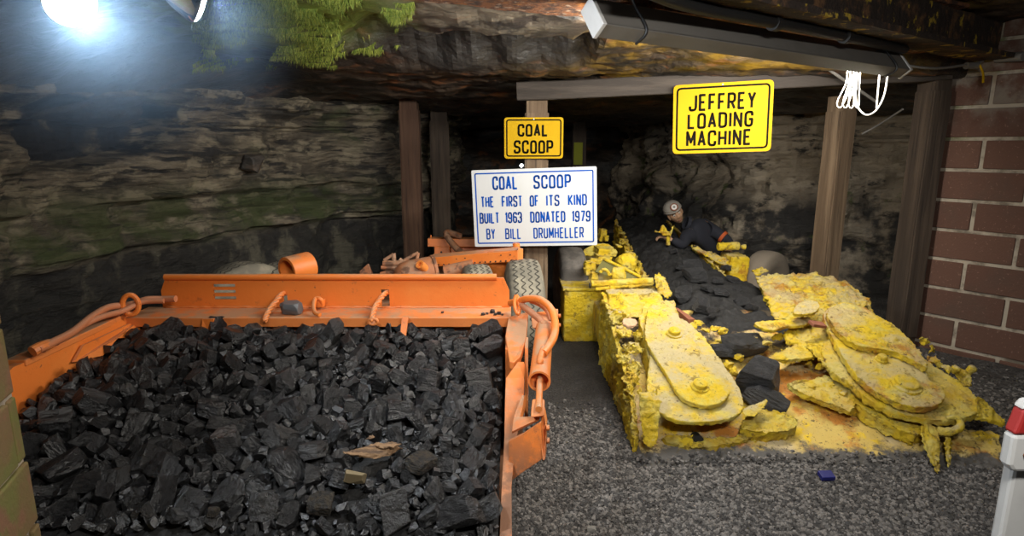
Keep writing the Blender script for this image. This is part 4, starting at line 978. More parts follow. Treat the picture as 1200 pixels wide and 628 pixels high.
# right hood over the arm drive
blob('drive_hood', [at(883, 322, 4.45), at(903, 318.5, 4.5), at(927, 320.5, 4.5), at(945, 318, 4.55), at(963, 319.5, 4.5), at(994, 328, 4.3), at(1021, 348, 4.1), at(1029, 371, 3.9), at(1015, 372, 3.85),
      at(905, 374, 3.85), at(930, 374, 3.75), at(970, 372, 3.75), at(893, 345, 4.15), at(960, 390, 3.9), at(1020, 395, 3.9), at(1000, 370, 4.6), at(900, 380, 4.3), at(920, 350, 4.9), at(985, 352, 4.8)], YRUST, .014, .035, ds=.09)
plate('hood_flap', rnd_px([(930, 367), (955, 366), (962, 356), (948, 350), (934, 355)], 3), .24, .03, YTAN, .008, .008)
blob('hood_lug', [at(1000, 352, 3.95), at(1012, 348, 3.98), at(1020, 352, 3.95), at(1012, 364, 3.85), at(1004, 360, 3.85), at(1012, 356, 4.05)], YRUST, .008, .014)
blob('hood_ledge', [at(880, 316, 4.75), at(893, 311, 4.75), at(903, 317, 4.7), at(890, 323, 4.6), at(882, 322, 4.6), at(894, 318, 4.9)], YELLOW, .010, .02)
# claws at the right front
blob('digging_tooth', [at(1077, 498, 2.92), at(1090, 494, 2.93), at(1103, 500, 2.92), at(1105, 520, 2.86), at(1103, 553, 2.76), at(1098, 557, 2.75), at(1084, 530, 2.82), at(1078, 512, 2.88), at(1095, 510, 3.02), at(1100, 540, 2.85)], YELLOW, .008, .016)
blob('digging_tooth', [at(1106, 500, 2.92), at(1116, 506, 2.9), at(1116, 545, 2.8), at(1110, 553, 2.78), at(1105, 520, 2.86), at(1114, 520, 2.98)], YTAN, .008, .014)
b = MB(); b.tube(smooth([at(1098, 505, 2.9), at(1112, 506, 2.88), at(1122, 503, 2.88), at(1126, 496, 2.89), at(1122, 490, 2.9), at(1114, 488.5, 2.91), at(1109, 491, 2.91)], 6), .021, 12, rfun=lambda s: 1.25 - .7 * s); b.build('hooked_claw', YTAN, LOADER, crust=.006, disp=.006)
b = MB(); b.prism([at(1145, 462, 3.0), at(1156, 468, 3.0), at(1168, 480, 2.98), at(1181, 492, 2.95), at(1178, 497, 2.94), at(1160, 492, 2.94), at(1144, 487, 2.94)], (0, .01, -.03)); b.build('side_fin', YELLOW, LOADER, crust=.008, disp=.012)
blob('lug', [at(1116, 432, 3.3), at(1122, 428, 3.3), at(1132, 432, 3.3), at(1141, 437, 3.28), at(1140, 452, 3.22), at(1130, 455, 3.2), at(1120, 442, 3.25), at(1130, 445, 3.4)], YELLOW, .007, .014)
for px, py in ((1120, 432), (1139, 432)):
    b = MB(); c = at(px, py, 3.28); b.lathe(c - Vector((.02, 0, .02)), (.5, -.3, .8), [(0, .02), (.03, .028), (.045, .02), (.048, .001)], 14); b.build('lug_knob', YTAN, LOADER, crust=.006, disp=.005)
for i, (px, py) in enumerate([(1083, 400), (1088, 408), (1094, 420), (1101, 426), (1108, 433)]): lump('crusted_casting', px, py, .17, .04, .04, .04, YRUST, 120 + i, .008, .016)
blob('shoe', [at(1092, 540, 2.85), at(1098, 506, 3.05), at(1140, 500, 3.08), at(1172, 505, 3.0), at(1180, 528, 2.9), at(1181, 553, 2.8), at(1150, 559, 2.78), at(1105, 560, 2.78), at(1120, 568, 2.82), at(1175, 562, 2.84), at(1140, 540, 3.3)], DECK, .012, .02)
# casing left of the conveyor and the body behind
b = MB(); b.box((.835, 4.10, .26), (.39, .36, .53), None, .02); b.build('front_casing', YTAN, LOADER, crust=.014, disp=.02)
b = MB(); b.prism([at(712, 347, 3.98), at(774, 341, 3.98), at(789, 366, 3.85), at(760, 372, 3.8), at(715, 372, 3.82)], (0, .06, -.03)); b.build('casing_front', YELLOW, LOADER, crust=.012, disp=.018)
b = MB(); b.box((.57, 4.66, .205), (.35, .42, .43), None, .012); b.build('body_box', YELLOW, LOADER, crust=.014, disp=.010)
b = MB(); b.box((.57, 4.66, .418), (.36, .43, .02)); b.build('box_lid', YTAN, LOADER, bevel=.004)
t_ = tyre((.50, 5.02, .315), .335, .225, radians(3), LOADER, TYRED, False)
t_ = tyre((2.30, 5.30, .25), .32, .20, radians(-50), LOADER, WHEELT, False)
b = MB(); b.box((1.35, 5.4, .20), (1.45, 2.6, .26), None, .03); b.box((1.98, 5.75, .31), (.46, .55, .10), None, .02); b.build('chassis', YRUST, LOADER)
for nm, pts, r in (('pipe', [(692, 333), (730, 331), (766, 329)], .030), ('pipe', [(697, 339), (720, 336), (742, 333)], .022), ('pipe', [(735, 336), (750, 333), (766, 332)], .020)):
    b = MB(); b.tube(smooth([at(x, y, 4.18) for x, y in pts], 5), r, 14); b.build(nm, YELLOW, LOADER, crust=.008, disp=.008)
b = MB(); b.lathe(at(691, 334.5, 4.16), at(766, 329, 4.18) - at(691, 334.5, 4.16), [(-.002, .02), (.004, .02)], 14); b.build('pipe_mouth', BLACK, LOADER)
blob('curled_plate', [at(765, 322, 4.2), at(772, 318, 4.25), at(780, 324, 4.15), at(790, 345, 4.0), at(782, 352, 3.95), at(768, 342, 4.1), at(766, 332, 4.15), at(778, 330, 4.4)], YELLOW, .009, .02)
b = MB(); b.lathe(at(724, 313, 4.55), Vector((.7, .3, .25)), [(0, .001), (.005, .05), (.03, .075), (.08, .085), (.12, .075), (.15, .05), (.16, .001)], 28); b.build('motor', YELLOW, LOADER, crust=.010, disp=.010)
b = MB(); b.prism([at(707, 303, 4.5), at(731, 314.5, 4.42), at(751, 324.5, 4.36), at(735, 328, 4.36), at(712, 323, 4.4), at(697, 318.5, 4.45)], (0.02, .02, -.01)); b.build('shade_panel', OLIVE, LOADER, bevel=.003)
b = MB(); b.tube([at(707, 303, 4.49), at(731, 314.5, 4.41), at(751, 324.5, 4.35)], .012, 8); b.build('panel_edge', YELLOW, LOADER, True)
b = MB(); b.lathe(at(717, 322, 4.34), Vector((.9, -.3, .1)), [(0, .05), (.02, .062), (.09, .055), (.10, .03)], 20); b.build('valve_body', YELLOW, LOADER, crust=.008, disp=.008)
b = MB(); b.tube(smooth([at(703, 320, 4.3), at(706, 316, 4.3), at(711, 317, 4.3), at(716, 324, 4.28)], 5), .018, 10); b.build('elbow', YELLOW, LOADER, crust=.007, disp=.008)
lst = [('gearbox', (709, 294, 5.0), (.17, .2, .07)), ('gearbox', (706, 300.5, 4.9), (.13, .2, .04)), ('bracket', (691, 311, 4.7), (.10, .1, .08)), ('bracket', (725, 288, 5.1), (.06, .1, .03)), ('bracket', (696, 323, 4.5), (.07, .1, .07)),
       ('valve_block', (706, 275, 5.9), (.08, .1, .13)), ('valve_block', (710, 279, 5.8), (.05, .08, .06)), ('bracket', (700, 306, 4.75), (.14, .1, .05)), ('bracket', (738, 297, 4.9), (.08, .1, .04)), ('bracket', (688, 318, 4.55), (.05, .1, .06))]
for nm, (x, y, t), s in lst:
    b = MB(); b.box(at(x, y, t), s, Euler((0, .1, .1)), .008); b.build(nm, YELLOW, LOADER, crust=.009, disp=.016)
blob('wheel_cover', [at(677, 300, 5.3), at(684, 291, 5.3), at(697, 284, 5.3), at(712, 284, 5.3), at(720, 290, 5.3), at(715, 302, 5.3), at(690, 300, 5.8), at(710, 290, 5.8)], YRUST, .02, .01)
# conveyor trough
def cv(s, y, h=0):
    k_ = (y - 3.70) / 3.1; return Vector((1.36 + .10 * k_ + s * (.315 - .05 * k_), y, .345 + .30 * k_ + h))
for s in (-1, 1):
    b = MB(); ys = [(3.72 if s < 0 else 4.62) + i * (.25 if s < 0 else .175) for i in range(13)]
    ring = [[b.bm.verts.new(cv(s, y) + Vector((dx * s, 0, dz + .02 * noise.noise(Vector((y * 3, s, 0))))))for dx, dz in ((0, -.25), (0, .05), (.05, .045), (.05, -.25))] for y in ys]
    for r, q in zip(ring, ring[1:]):
        for k_ in range(4): b.face((r[k_], r[(k_ + 1) % 4], q[(k_ + 1) % 4], q[k_]))
    b.face(ring[0]); b.face(ring[-1]); b.build('conveyor_side', YRUST, LOADER, crust=.013, disp=.03)
b = MB(); b.prism([cv(-1, 3.7, -.05), cv(1, 3.7, -.05), cv(1, 6.8, -.05), cv(-1, 6.8, -.05)], (0, 0, -.04)); b.build('conveyor_bed', BLACK, LOADER)
for i in range(16):
    y = 4.2 + i * .12; c = cv(-1, y, .05) + Vector((-.05 + random.uniform(-.03, .02), 0, random.uniform(-.02, .01)))
    r = random.Random(i); blob('crusted_casting', [c + Vector((r.uniform(-.05, .05), r.uniform(-.07, .07), r.uniform(-.04, .03))) for _ in range(9)], YELLOW if i % 3 else YRUST, .009, .016)
# right rear boxes
b = MB(); b.box(at(866, 309, 5.15) + Vector((.0, .12, -.06)), (.18, .28, .26), Euler((0, .05, .05)), .02); b.build('valve_box', YRUST, LOADER, crust=.011, disp=.014)
b = MB(); b.tube([at(841, 289, 5.2), at(866, 288, 5.22)], .038, 16); b.build('accumulator', YELLOW, LOADER, crust=.008, disp=.006)
b = MB(); b.lathe(at(868, 289, 5.2), (1, -.3, 0), [(0, .015), (.02, .026), (.045, .026), (.05, .001)], 14); b.build('accumulator_knob', YTAN, LOADER, crust=.006, disp=.005)
blob('rear_ledge', [at(808, 286, 5.45), at(826, 291, 5.35), at(853, 302, 5.15), at(858, 318, 5.0), at(850, 312, 5.05), at(830, 302, 5.2), at(812, 292, 5.35), at(850, 320, 5.2), at(815, 300, 5.5), at(862, 305, 5.3)], YRUST, .012, .035)
b = MB(); b.tube(smooth([at(767, 271, 5.45), at(774, 272, 5.4), at(775, 266, 5.4), at(778, 265, 5.4), at(781, 271, 5.38), at(787, 271, 5.38), at(788, 265, 5.4)], 4), .015, 10); b.box(at(781, 274, 5.38), (.09, .06, .04)); b.build('control_handle', YRUST, LOADER, crust=.008, disp=.012)
b = MB(); b.tube([at(783, 275, 5.40), at(783, 287, 5.42)], .018, 8); b.build('control_stem', YRUST, LOADER)
# ------------------------------------------------------------------ the miner behind the machine
SKIN = Mat('skin', (.42, .25, .15), .55, coord='World'); SKIN.mix(SKIN.ramp(SKIN.noise(30), .5, .7, 0, .4), (.22, .13, .08)); SKIN = SKIN.m
CLOTH = plain('navy_cloth', (.011, .012, .019), .9); HELMET = plain('scuffed_helmet', (.34, .31, .27), .45); HIVIS = plain('orange_cloth', (.42, .075, .012), .8)
EYE = plain('eye_white', (.6, .57, .5), .3); HAIR = plain('dark_hair', (.02, .015, .012), .8); MOUTH = plain('lips', (.26, .10, .075), .5)
PER = thing('person', (1.98, 5.75, .36), 'person in a pale miner\'s helmet and dark coverall leaning over behind the yellow machine', 'person')
def skin_mesh(nodes, edges):
    """nodes {name: (pos, radius)}; first node is the root"""
    me = D.meshes.new('skin_src'); names = list(nodes); idx = {n: i for i, n in enumerate(names)}
    me.from_pydata([tuple(nodes[n][0]) for n in names], [(idx[a], idx[b_]) for a, b_ in edges], [])
    o = D.objects.new('skin_src', me); COL.objects.link(o)
    m = o.modifiers.new('s', 'SKIN'); m.use_smooth_shade = True
    for i, n in enumerate(names):
        r = nodes[n][1]; r = (r, r) if isinstance(r, (int, float)) else r
        me.skin_vertices[0].data[i].radius = r
    me.skin_vertices[0].data[0].use_root = True
    s = o.modifiers.new('ss', 'SUBSURF'); s.levels = 2; s.render_levels = 2
    dg = bpy.context.evaluated_depsgraph_get(); ev = o.evaluated_get(dg); out = D.meshes.new_from_object(ev)
    D.objects.remove(o, do_unlink=True); D.meshes.remove(me); return out
HC = at(791, 250, 5.6); HS = .86
J = dict(pel=Vector((1.98, 5.75, .45)), sp=Vector((1.92, 5.71, .58)), ch=Vector((1.78, 5.64, .70)), nb=Vector((1.675, 5.60, .775)), nt=HC + Vector((.045, 0, -.07)),
         rs=Vector((1.63, 5.53, .665)), re=Vector((1.56, 5.40, .60)), rw=Vector((1.46, 5.38, .66)), ls=Vector((1.84, 5.66, .765)), le=Vector((2.03, 5.52, .62)), lw=Vector((1.96, 5.36, .56)),
         rh=Vector((1.90, 5.80, .43)), rk=Vector((1.76, 6.18, .50)), ra=Vector((1.74, 6.50, .15)), rf=Vector((1.74, 6.38, .07)), lh=Vector((2.06, 5.82, .43)), lk=Vector((2.06, 6.2, .52)), la=Vector((2.04, 6.5, .15)), lf=Vector((2.04, 6.38, .07)))
def body_nodes(g, hands):
    n = {'pel': (J['pel'], .115 + g), 'sp': (J['sp'], .105 + g), 'ch': (J['ch'], .115 + g), 'nb': (J['nb'], .062 + g)}
    e = [('pel', 'sp'), ('sp', 'ch'), ('ch', 'nb')]
    for s, r in (('rs', .062), ('re', .045), ('rw', .032), ('ls', .062), ('le', .045), ('lw', .032)): n[s] = (J[s], r + g)
    e += [('ch', 'rs'), ('rs', 're'), ('re', 'rw'), ('ch', 'ls'), ('ls', 'le'), ('le', 'lw')]
    for s, r in (('rh', .085), ('rk', .06), ('ra', .042), ('lh', .085), ('lk', .06), ('la', .042)): n[s] = (J[s], r + g)
    e += [('pel', 'rh'), ('rh', 'rk'), ('rk', 'ra'), ('pel', 'lh'), ('lh', 'lk'), ('lk', 'la')]
    if hands:
        n['nt'] = (J['nt'], .048); e.append(('nb', 'nt'))
        for s in 'rl': n[s + 'f'] = (J[s + 'f'] , .04); e.append((s + 'a', s + 'f'))
    return n, e
n_, e_ = body_nodes(0, True); bm = bmesh.new(); tmp = skin_mesh(n_, e_); bm.from_mesh(tmp); D.meshes.remove(tmp)
def hand(w, fwd, up, sgn):
    """palm, four unequal bent fingers and a thumb from its side"""
    fwd = fwd.normalized(); up = (up - fwd * up.dot(fwd)).normalized(); sd = fwd.cross(up) * sgn
    nd = {'w': (w, .026), 'p': (w + fwd * .05, (.036, .018))}; ed = [('w', 'p')]
    for i, L in enumerate((.070, .080, .074, .058)):
        k_ = w + fwd * .085 + sd * (.030 - .020 * i); nd[f'k{i}'] = (k_, .011); nd[f'm{i}'] = (k_ + fwd * L * .45 - up * .008, .0095)
        nd[f'd{i}'] = (k_ + fwd * L * .72 - up * .032, .009); nd[f't{i}'] = (k_ + fwd * L * .74 - up * .052, .0075); ed += [('p', f'k{i}'), (f'k{i}', f'm{i}'), (f'm{i}', f'd{i}'), (f'd{i}', f't{i}')]
    nd['h0'] = (w + fwd * .03 + sd * .035 - up * .008, .014); nd['h1'] = (w + fwd * .065 + sd * .058 - up * .018, .011); nd['h2'] = (w + fwd * .09 + sd * .056 - up * .032, .009)
    ed += [('w', 'h0'), ('h0', 'h1'), ('h1', 'h2')]
    t_ = skin_mesh(nd, ed); bm.from_mesh(t_); D.meshes.remove(t_)
hand(J['rw'], Vector((-.55, .3, .15)), Vector((0, 0, 1)), 1); hand(J['lw'], Vector((-.25, -.9, -.1)), Vector((0, 0, 1)), -1)
# head: tilted to the viewer's left, looking out over the machine
UH = Vector((-.52, -.10, .84)).normalized(); FH = Vector((-.14, -.96, .22)); FH = (FH - UH * FH.dot(UH)).normalized(); RH = FH.cross(UH).normalized()
tmp = bmesh.new(); bmesh.ops.create_icosphere(tmp, subdivisions=5, radius=1)
def gs(a, b_, c, s): return exp(-((a * a) + (b_ * b_) + (c * c)) / (2 * s * s))
for v in tmp.verts:
    x, y, z = v.co          # x: his left-right, y: face forward, z: up
    w = .076 * (1 - .22 * sstep(.0, -1, z)); d = .094; h = .118
    X, Y, Z = x * w, y * d, z * h
    if y > 0:
        Y -= .010 * sstep(.2, -.9, z) * y; Y *= 1 - .10 * sstep(.4, 1, abs(x))
        Y += .026 * gs(X, 0, (Z + .022) * .75, .0125) + .012 * gs(X, 0, Z - .005, .010)            # nose
        for s in (-1, 1): Y -= .013 * gs((X - s * .031) * .8, 0, Z - .010, .012)                     # eye sockets
        Y += .006 * gs(X * .4, 0, Z - .032, .010)                                                     # brow
        Y += .006 * gs(X * .6, 0, Z + .062, .009) - .005 * gs(X * .5, 0, Z + .066, .003) + .010 * gs(X * .7, 0, Z + .100, .013)
        for s in (-1, 1): Y += .006 * gs(X - s * .038, 0, Z + .028, .016)
    v.co = HC + (RH * X + FH * Y + UH * Z) * HS
me_ = D.meshes.new('h'); tmp.to_mesh(me_); tmp.free(); bm.from_mesh(me_); D.meshes.remove(me_)
me = D.meshes.new('body'); bm.to_mesh(me); bm.free(); me.shade_smooth()
o = link_mesh('body', me, SKIN, PER); m = o.modifiers.new('r', 'REMESH'); m.mode = 'VOXEL'; m.voxel_size = .0045; m.use_smooth_shade = True
hp = lambda x, y, z: HC + (RH * x + FH * y + UH * z) * HS
for s in (-1, 1):
    b = MB(); tm = bmesh.new(); bmesh.ops.create_uvsphere(tm, u_segments=16, v_segments=12, radius=1); b.merge(tm, Matrix.Translation(hp(s * .076, -.005, -.01)) @ Matrix((RH, FH, UH)).transposed().to_4x4() @ Matrix.Diagonal((.010, .020, .032, 1))); b.build('ear', SKIN, PER, True)
    b = MB(); tm = bmesh.new(); bmesh.ops.create_uvsphere(tm, u_segments=16, v_segments=12, radius=.0105); b.merge(tm, Matrix.Translation(hp(s * .030, .076, .009))); b.build('eye', EYE, PER, True)
    b = MB(); tm = bmesh.new(); bmesh.ops.create_uvsphere(tm, u_segments=12, v_segments=8, radius=.005); b.merge(tm, Matrix.Translation(hp(s * .030, .0845, .008))); b.build('iris', HAIR, PER, True)
    b = MB(); b.tube(smooth([hp(s * .014, .093, .026), hp(s * .03, .092, .031), hp(s * .046, .078, .026)], 4), .0035, 6); b.build('eyebrow', HAIR, PER, True)
b = MB(); b.tube(smooth([hp(-.024, .080, -.066), hp(-.010, .091, -.064), hp(0, .092, -.065), hp(.010, .091, -.064), hp(.024, .080, -.066)], 4), .0042, 8, rfun=lambda s: .5 + 2 * s * (1 - s)); b.build('mouth', MOUTH, PER, True)
n_, e_ = body_nodes(.004, False); tmp = skin_mesh(n_, e_); o = link_mesh('coverall', tmp, CLOTH, PER)
b = MB(); b.lathe(J['nb'] + (J['nt'] - J['nb']).normalized() * .015, J['nt'] - J['nb'], [(0, .070), (.022, .064), (.030, .060), (.022, .052), (0, .058)], 24); b.build('collar', CLOTH, PER, True)
for s in 'rl':
    b = MB(); b.hull([J[s + 'a'] + Vector((x, y, z)) for x in (-.05, .05) for y, z in ((.07, -.14), (.07, .03), (-.04, .03), (-.20, -.14), (-.18, -.09), (-.06, -.05))]); b.build('boot', BLACK, PER, bevel=.015)
c = J['ls'].lerp(J['le'], .62); dv = (J['le'] - J['ls']).normalized(); b = MB(); b.lathe(c + dv * .02, dv, [(0, .052), (.002, .060), (.030, .057), (.032, .050)], 24); b.build('arm_band', HIVIS, PER, True)
# helmet: shell, brim, lamp
tmp = bmesh.new(); bmesh.ops.create_uvsphere(tmp, u_segments=40, v_segments=24, radius=1)
bmesh.ops.delete(tmp, geom=[v for v in tmp.verts if v.co.z < -.02], context='VERTS')
Mh = Matrix.Translation(HC + UH * .062 * HS - FH * .010) @ Matrix((RH, FH, UH)).transposed().to_4x4()
for v in tmp.verts: v.co = Mh @ (Vector((v.co.x * .092, v.co.y * .112, v.co.z * .084)) * HS)
b = MB(); b.merge(tmp); hel = b.build('helmet', HELMET, PER, True, angle=80); so = hel.modifiers.new('s', 'SOLIDIFY'); so.thickness = .004; so.offset = 1
b = MB(); n = 48; ri = []; ro = []
for i in range(n):
    a = 2 * pi * i / n; f = max(0, sin(a)); ri.append(Vector((.090 * cos(a), .112 * sin(a) - .012, .062)) * HS); ro.append(Vector(((.100) * cos(a), (.122 + .020 * f ** 2) * sin(a) - .012, .058 - .004 * f)) * HS)
M0 = Matrix.Translation(HC) @ Matrix((RH, FH, UH)).transposed().to_4x4()
A1 = [b.bm.verts.new(M0 @ p) for p in ri]; A2 = [b.bm.verts.new(M0 @ p) for p in ro]; A3 = [b.bm.verts.new(M0 @ (p - Vector((0, 0, .005)))) for p in ro]; A4 = [b.bm.verts.new(M0 @ (p - Vector((0, 0, .006)))) for p in ri]
for i in range(n):
    j = (i + 1) % n
    for p, q in ((A1, A2), (A2, A3), (A3, A4)): b.face((p[i], p[j], q[j], q[i]))
b.build('brim', HELMET, hel, True)
lc = HC + (UH * .098 + FH * .092 - RH * .004) * HS; la_ = (FH * .9 + UH * .35).normalized()
b = MB(); b.lathe(lc - la_ * .02, la_, [(0, .030), (.012, .034), (.040, .036), (.044, .034), (.044, .026), (.034, .024), (.034, .001)], 32); hl = b.build('cap_lamp', COPPER, hel, True)
b = MB(); b.lathe(lc + la_ * .016, la_, [(0, .026), (.004, .026), (.006, .001)], 28); b.build('lamp_lens', WHITEEN, hl, True)
b = MB(); b.lathe(lc + la_ * .0205, la_, [(0, .011), (.003, .010), (.004, .001)], 20); b.build('lamp_bulb', GREYSTEEL, hl, True)

# ------------------------------------------------------------------ coal in the scoop
def bed_z(x, y):
    k_ = (2.93 - y) / 1.3
    z = .555 - .03 * k_ - .24 * max(0, k_ - .15) ** 1.1
    z += .05 * sstep(-1.3, -1.9, x) * sstep(.1, .5, k_)
    z += .030 * fbm(Vector((x * 1.7, y * 1.7, 4)), 3) - .06 * sstep(-.30, -.04, x) * sstep(.1, .35, k_) + .025 * sstep(2.6, 2.93, y)
    return z
BX0, BX1, BY0, BY1 = -1.925, -.045, 1.64, 2.945
o = grid_mesh('coal_fines', 120, 90, lambda u, v: Vector((BX0 + (BX1 - BX0) * u, BY0 + (BY1 - BY0) * v, bed_z(BX0 + (BX1 - BX0) * u, BY0 + (BY1 - BY0) * v) - .035 + .02 * fbm(Vector((u * 30, v * 22, 1)), 4))), COALDUST)
tag(o, 'fine black coal filling the orange scoop between the larger lumps', 'coal', kind='stuff'); o.data.shade_flat()
def lump_mesh(seed, cuts=9, fl=(1, .8, .65)):
    """a block split along random planes, as coal breaks"""
    r = random.Random(seed); tmp = bmesh.new(); bmesh.ops.create_cube(tmp, size=2)
    for v in tmp.verts: v.co = Vector((v.co.x * fl[0] * r.uniform(.8, 1), v.co.y * fl[1] * r.uniform(.8, 1), v.co.z * fl[2] * r.uniform(.8, 1)))
    for i in range(cuts):
        n = Vector((r.gauss(0, 1), r.gauss(0, 1), r.gauss(0, .9))).normalized(); d = r.uniform(.62, .95) * (abs(n.x) * fl[0] + abs(n.y) * fl[1] + abs(n.z) * fl[2]) * .78
        g = tmp.verts[:] + tmp.edges[:] + tmp.faces[:]
        q = bmesh.ops.bisect_plane(tmp, geom=g, plane_co=n * d, plane_no=n, clear_outer=True)
        ed = [x for x in q['geom_cut'] if isinstance(x, bmesh.types.BMEdge)]
        if ed: bmesh.ops.edgeloop_fill(tmp, edges=ed)
    bmesh.ops.remove_doubles(tmp, verts=tmp.verts[:], dist=.02)
    bmesh.ops.bevel(tmp, geom=tmp.edges[:], offset=.03, segments=1, affect='EDGES')
    bmesh.ops.triangulate(tmp, faces=[f for f in tmp.faces if len(f.verts) > 4])
    bmesh.ops.subdivide_edges(tmp, edges=[x for x in tmp.edges if x.calc_length() > .35], cuts=1, use_grid_fill=True)
    for v in tmp.verts: v.co += v.co.normalized() * .07 * noise.noise(v.co * 2.2 + Vector((seed * 3.1, 0, 0)))
    bmesh.ops.recalc_face_normals(tmp, faces=tmp.faces[:])
    me = D.meshes.new('coal_lump'); tmp.to_mesh(me); tmp.free(); me.materials.append(COAL); return me
LM = [lump_mesh(s, random.Random(s).choice((5, 7, 9, 11)), random.Random(s + 99).choice([(1, .8, .62), (1, .62, .5), (1, .9, .75), (1.1, .7, .42)])) for s in range(24)]
rnd = random.Random(11); placed = []
specials = [(at_z(434, 531, .44), .085), (at_z(416, 560, .42), .05), (at_z(379, 590, .36), .055)]
for p, r in specials: placed.append((p.x, p.y, r))
def fits(x, y, r, ov):
    for a, b_, c in placed:
        if (a - x) ** 2 + (b_ - y) ** 2 < ((c + r) * ov) ** 2: return False
    return True
LUMPS = []
for rad, tries, ov in ((.072, 8, .95), (.058, 45, .88), (.046, 220, .80), (.038, 900, .76), (.028, 2600, .74), (.020, 7000, .74), (.0135, 12000, .74)):
    for _ in range(tries):
        r = rad * rnd.uniform(.82, 1.15); x = rnd.uniform(BX0 + r * .8, BX1 - r * .8); y = rnd.uniform(BY0 + r, BY1 - r * .75)
        if not fits(x, y, r, ov): continue
        placed.append((x, y, r)); LUMPS.append((x, y, r))
def appar(l):
    p = Vector((l[0], l[1], bed_z(l[0], l[1]))) - CAM; return l[2] / p.dot(FW)
LUMPS.sort(key=appar, reverse=True)
def in_view(l):
    p = Vector((l[0], l[1], bed_z(l[0], l[1]))) - CAM; t = p.dot(FW); y = 314 - p.dot(UP) / t * F; x = 600 + p.x / t * F
    return -20 < x < 1200 and y < 640
vis = [l for l in LUMPS if in_view(l)]; big, rest = vis[:296], vis[296:] + [l for l in LUMPS if not in_view(l)]
def lump_matrix(l, lift=.12):
    x, y, r = l; z = bed_z(x, y) + r * lift - .016
    return Matrix.Translation((x, y, z)) @ Euler((rnd.uniform(-1.2, 1.2), rnd.uniform(-1.2, 1.2), rnd.uniform(0, 6.28))).to_matrix().to_4x4() @ Matrix.Scale(r * 1.14, 4)
for l in big:
    o = D.objects.new('coal_lump', rnd.choice(LM)); COL.objects.link(o); o.matrix_world = lump_matrix(l, rnd.uniform(.0, .8))
    tag(o, 'black angular coal lump in the heap filling the orange scoop', 'coal', 'coal lumps heaped in the orange scoop')
bm = bmesh.new()
for l in rest:
    me = rnd.choice(LM).copy(); me.transform(lump_matrix(l, rnd.uniform(0, .9))); bm.from_mesh(me); D.meshes.remove(me)
me = D.meshes.new('small_coal'); bm.to_mesh(me); bm.free(); o = link_mesh('small_coal', me, COAL)
tag(o, 'small coal pieces between the larger lumps in the orange scoop', 'coal', kind='stuff')
def single(name, px, py, z, r, mat, label, cat, seed, sc=(1, 1, 1), rot=(0, 0, 0), pos=None):
    me = lump_mesh(seed, 12); me.materials.clear(); me.materials.append(mat); me.name = name
    o = D.objects.new(name, me); COL.objects.link(o); p = pos or at_z(px, py, z)
    o.matrix_world = Matrix.Translation(p) @ Euler(rot).to_matrix().to_4x4() @ Matrix.Diagonal((r * sc[0], r * sc[1], r * sc[2], 1)); return tag(o, label, cat)
def on_bed(px, py, up=.0):
    z = .45
    for _ in range(8):
        p = at_z(px, py, z); z = bed_z(p.x, p.y) + up
    return at_z(px, py, z)
p = at(341, 361, 3.06); single('coal_lump', 0, 0, 0, .055, GREYLUMP, 'single coal lump sitting on the orange ledge of the scoop', 'coal', 31, pos=Vector((p.x, YF + .055, ZL + .034)))
for i, (px, sz) in enumerate([(567, .012), (571, .009), (577, .016), (581, .011), (585, .012), (519, .008), (589, .008)]):
    p = at_z(px, 364 + (i % 3), ZL); single('coal_chip', 0, 0, 0, sz, COAL, 'coal chip lying at the right end of the orange ledge' if px > 530 else 'lone tiny coal chip midway along the orange ledge', 'coal', 50 + i, pos=Vector((p.x, YF + .04 + .02 * (i % 3), ZL + sz * .6)))
    if px > 530: COL.objects[-1]['group'] = 'coal chips on the orange ledge'
single('stone', 0, 0, 0, .058, BROWNROCK, 'brownish stone among the coal near the wood splinters', 'stone', 61, (1, 1, .8), (.2, .3, 1), pos=on_bed(493, 541, .03))
single('stone', 0, 0, 0, .050, BROWNROCK, 'brown-grey stone low among the coal at the lower middle of the scoop', 'stone', 62, (1, .9, .9), (.5, .1, .2), pos=on_bed(378, 590, .03))
single('stone', 0, 0, 0, .04, Mat('tan_stone', (.15, .115, .06), .8).m, 'flat tan stone standing on the coal below the wood splinters', 'stone', 63, (1, .5, 1), (.2, .3, .3), pos=on_bed(416, 560, .035))
for i, (px, py) in enumerate([(470, 578), (250, 600)]): single('stone', 0, 0, 0, .02, BROWNROCK, ('small tan pebble on the coal beside the brownish stone', 'small tan pebble on the coal near the front left pier')[i], 'stone', 65 + i, pos=on_bed(px, py, .03))
def splinter(px, py, L, w, h, ang, label, seed, up=.035):
    c = on_bed(px, py, up); r = random.Random(seed); d = Vector((cos(ang), sin(ang), 0)); s = Vector((-d.y, d.x, 0)); b = MB(); pts = []
    for i in range(9):
        a = -1 + 2 * i / 8; ww = w * (1 - abs(a) ** 2 * .75) * r.uniform(.7, 1.2)
        for q in (-1, 1): pts.append(c + d * a * L / 2 + s * q * ww / 2 + Vector((0, 0, r.uniform(-h, h) / 2)))
    b.hull(pts); return tag(b.build('wood_splinter', CHIPWOOD, None, crust=.004, disp=.006, dscale=.02), label, 'wood')
splinter(437, 528, .21, .075, .03, .30, 'broken brown wood splinter lying on the coal, the largest piece', 1, .055)
splinter(455, 522, .10, .05, .02, .1, 'short pale wood splinter lying at the right end of the largest one', 2, .07)
splinter(434, 513, .045, .03, .015, .6, 'small pale wood chip behind the largest splinter on the coal', 3, .05)

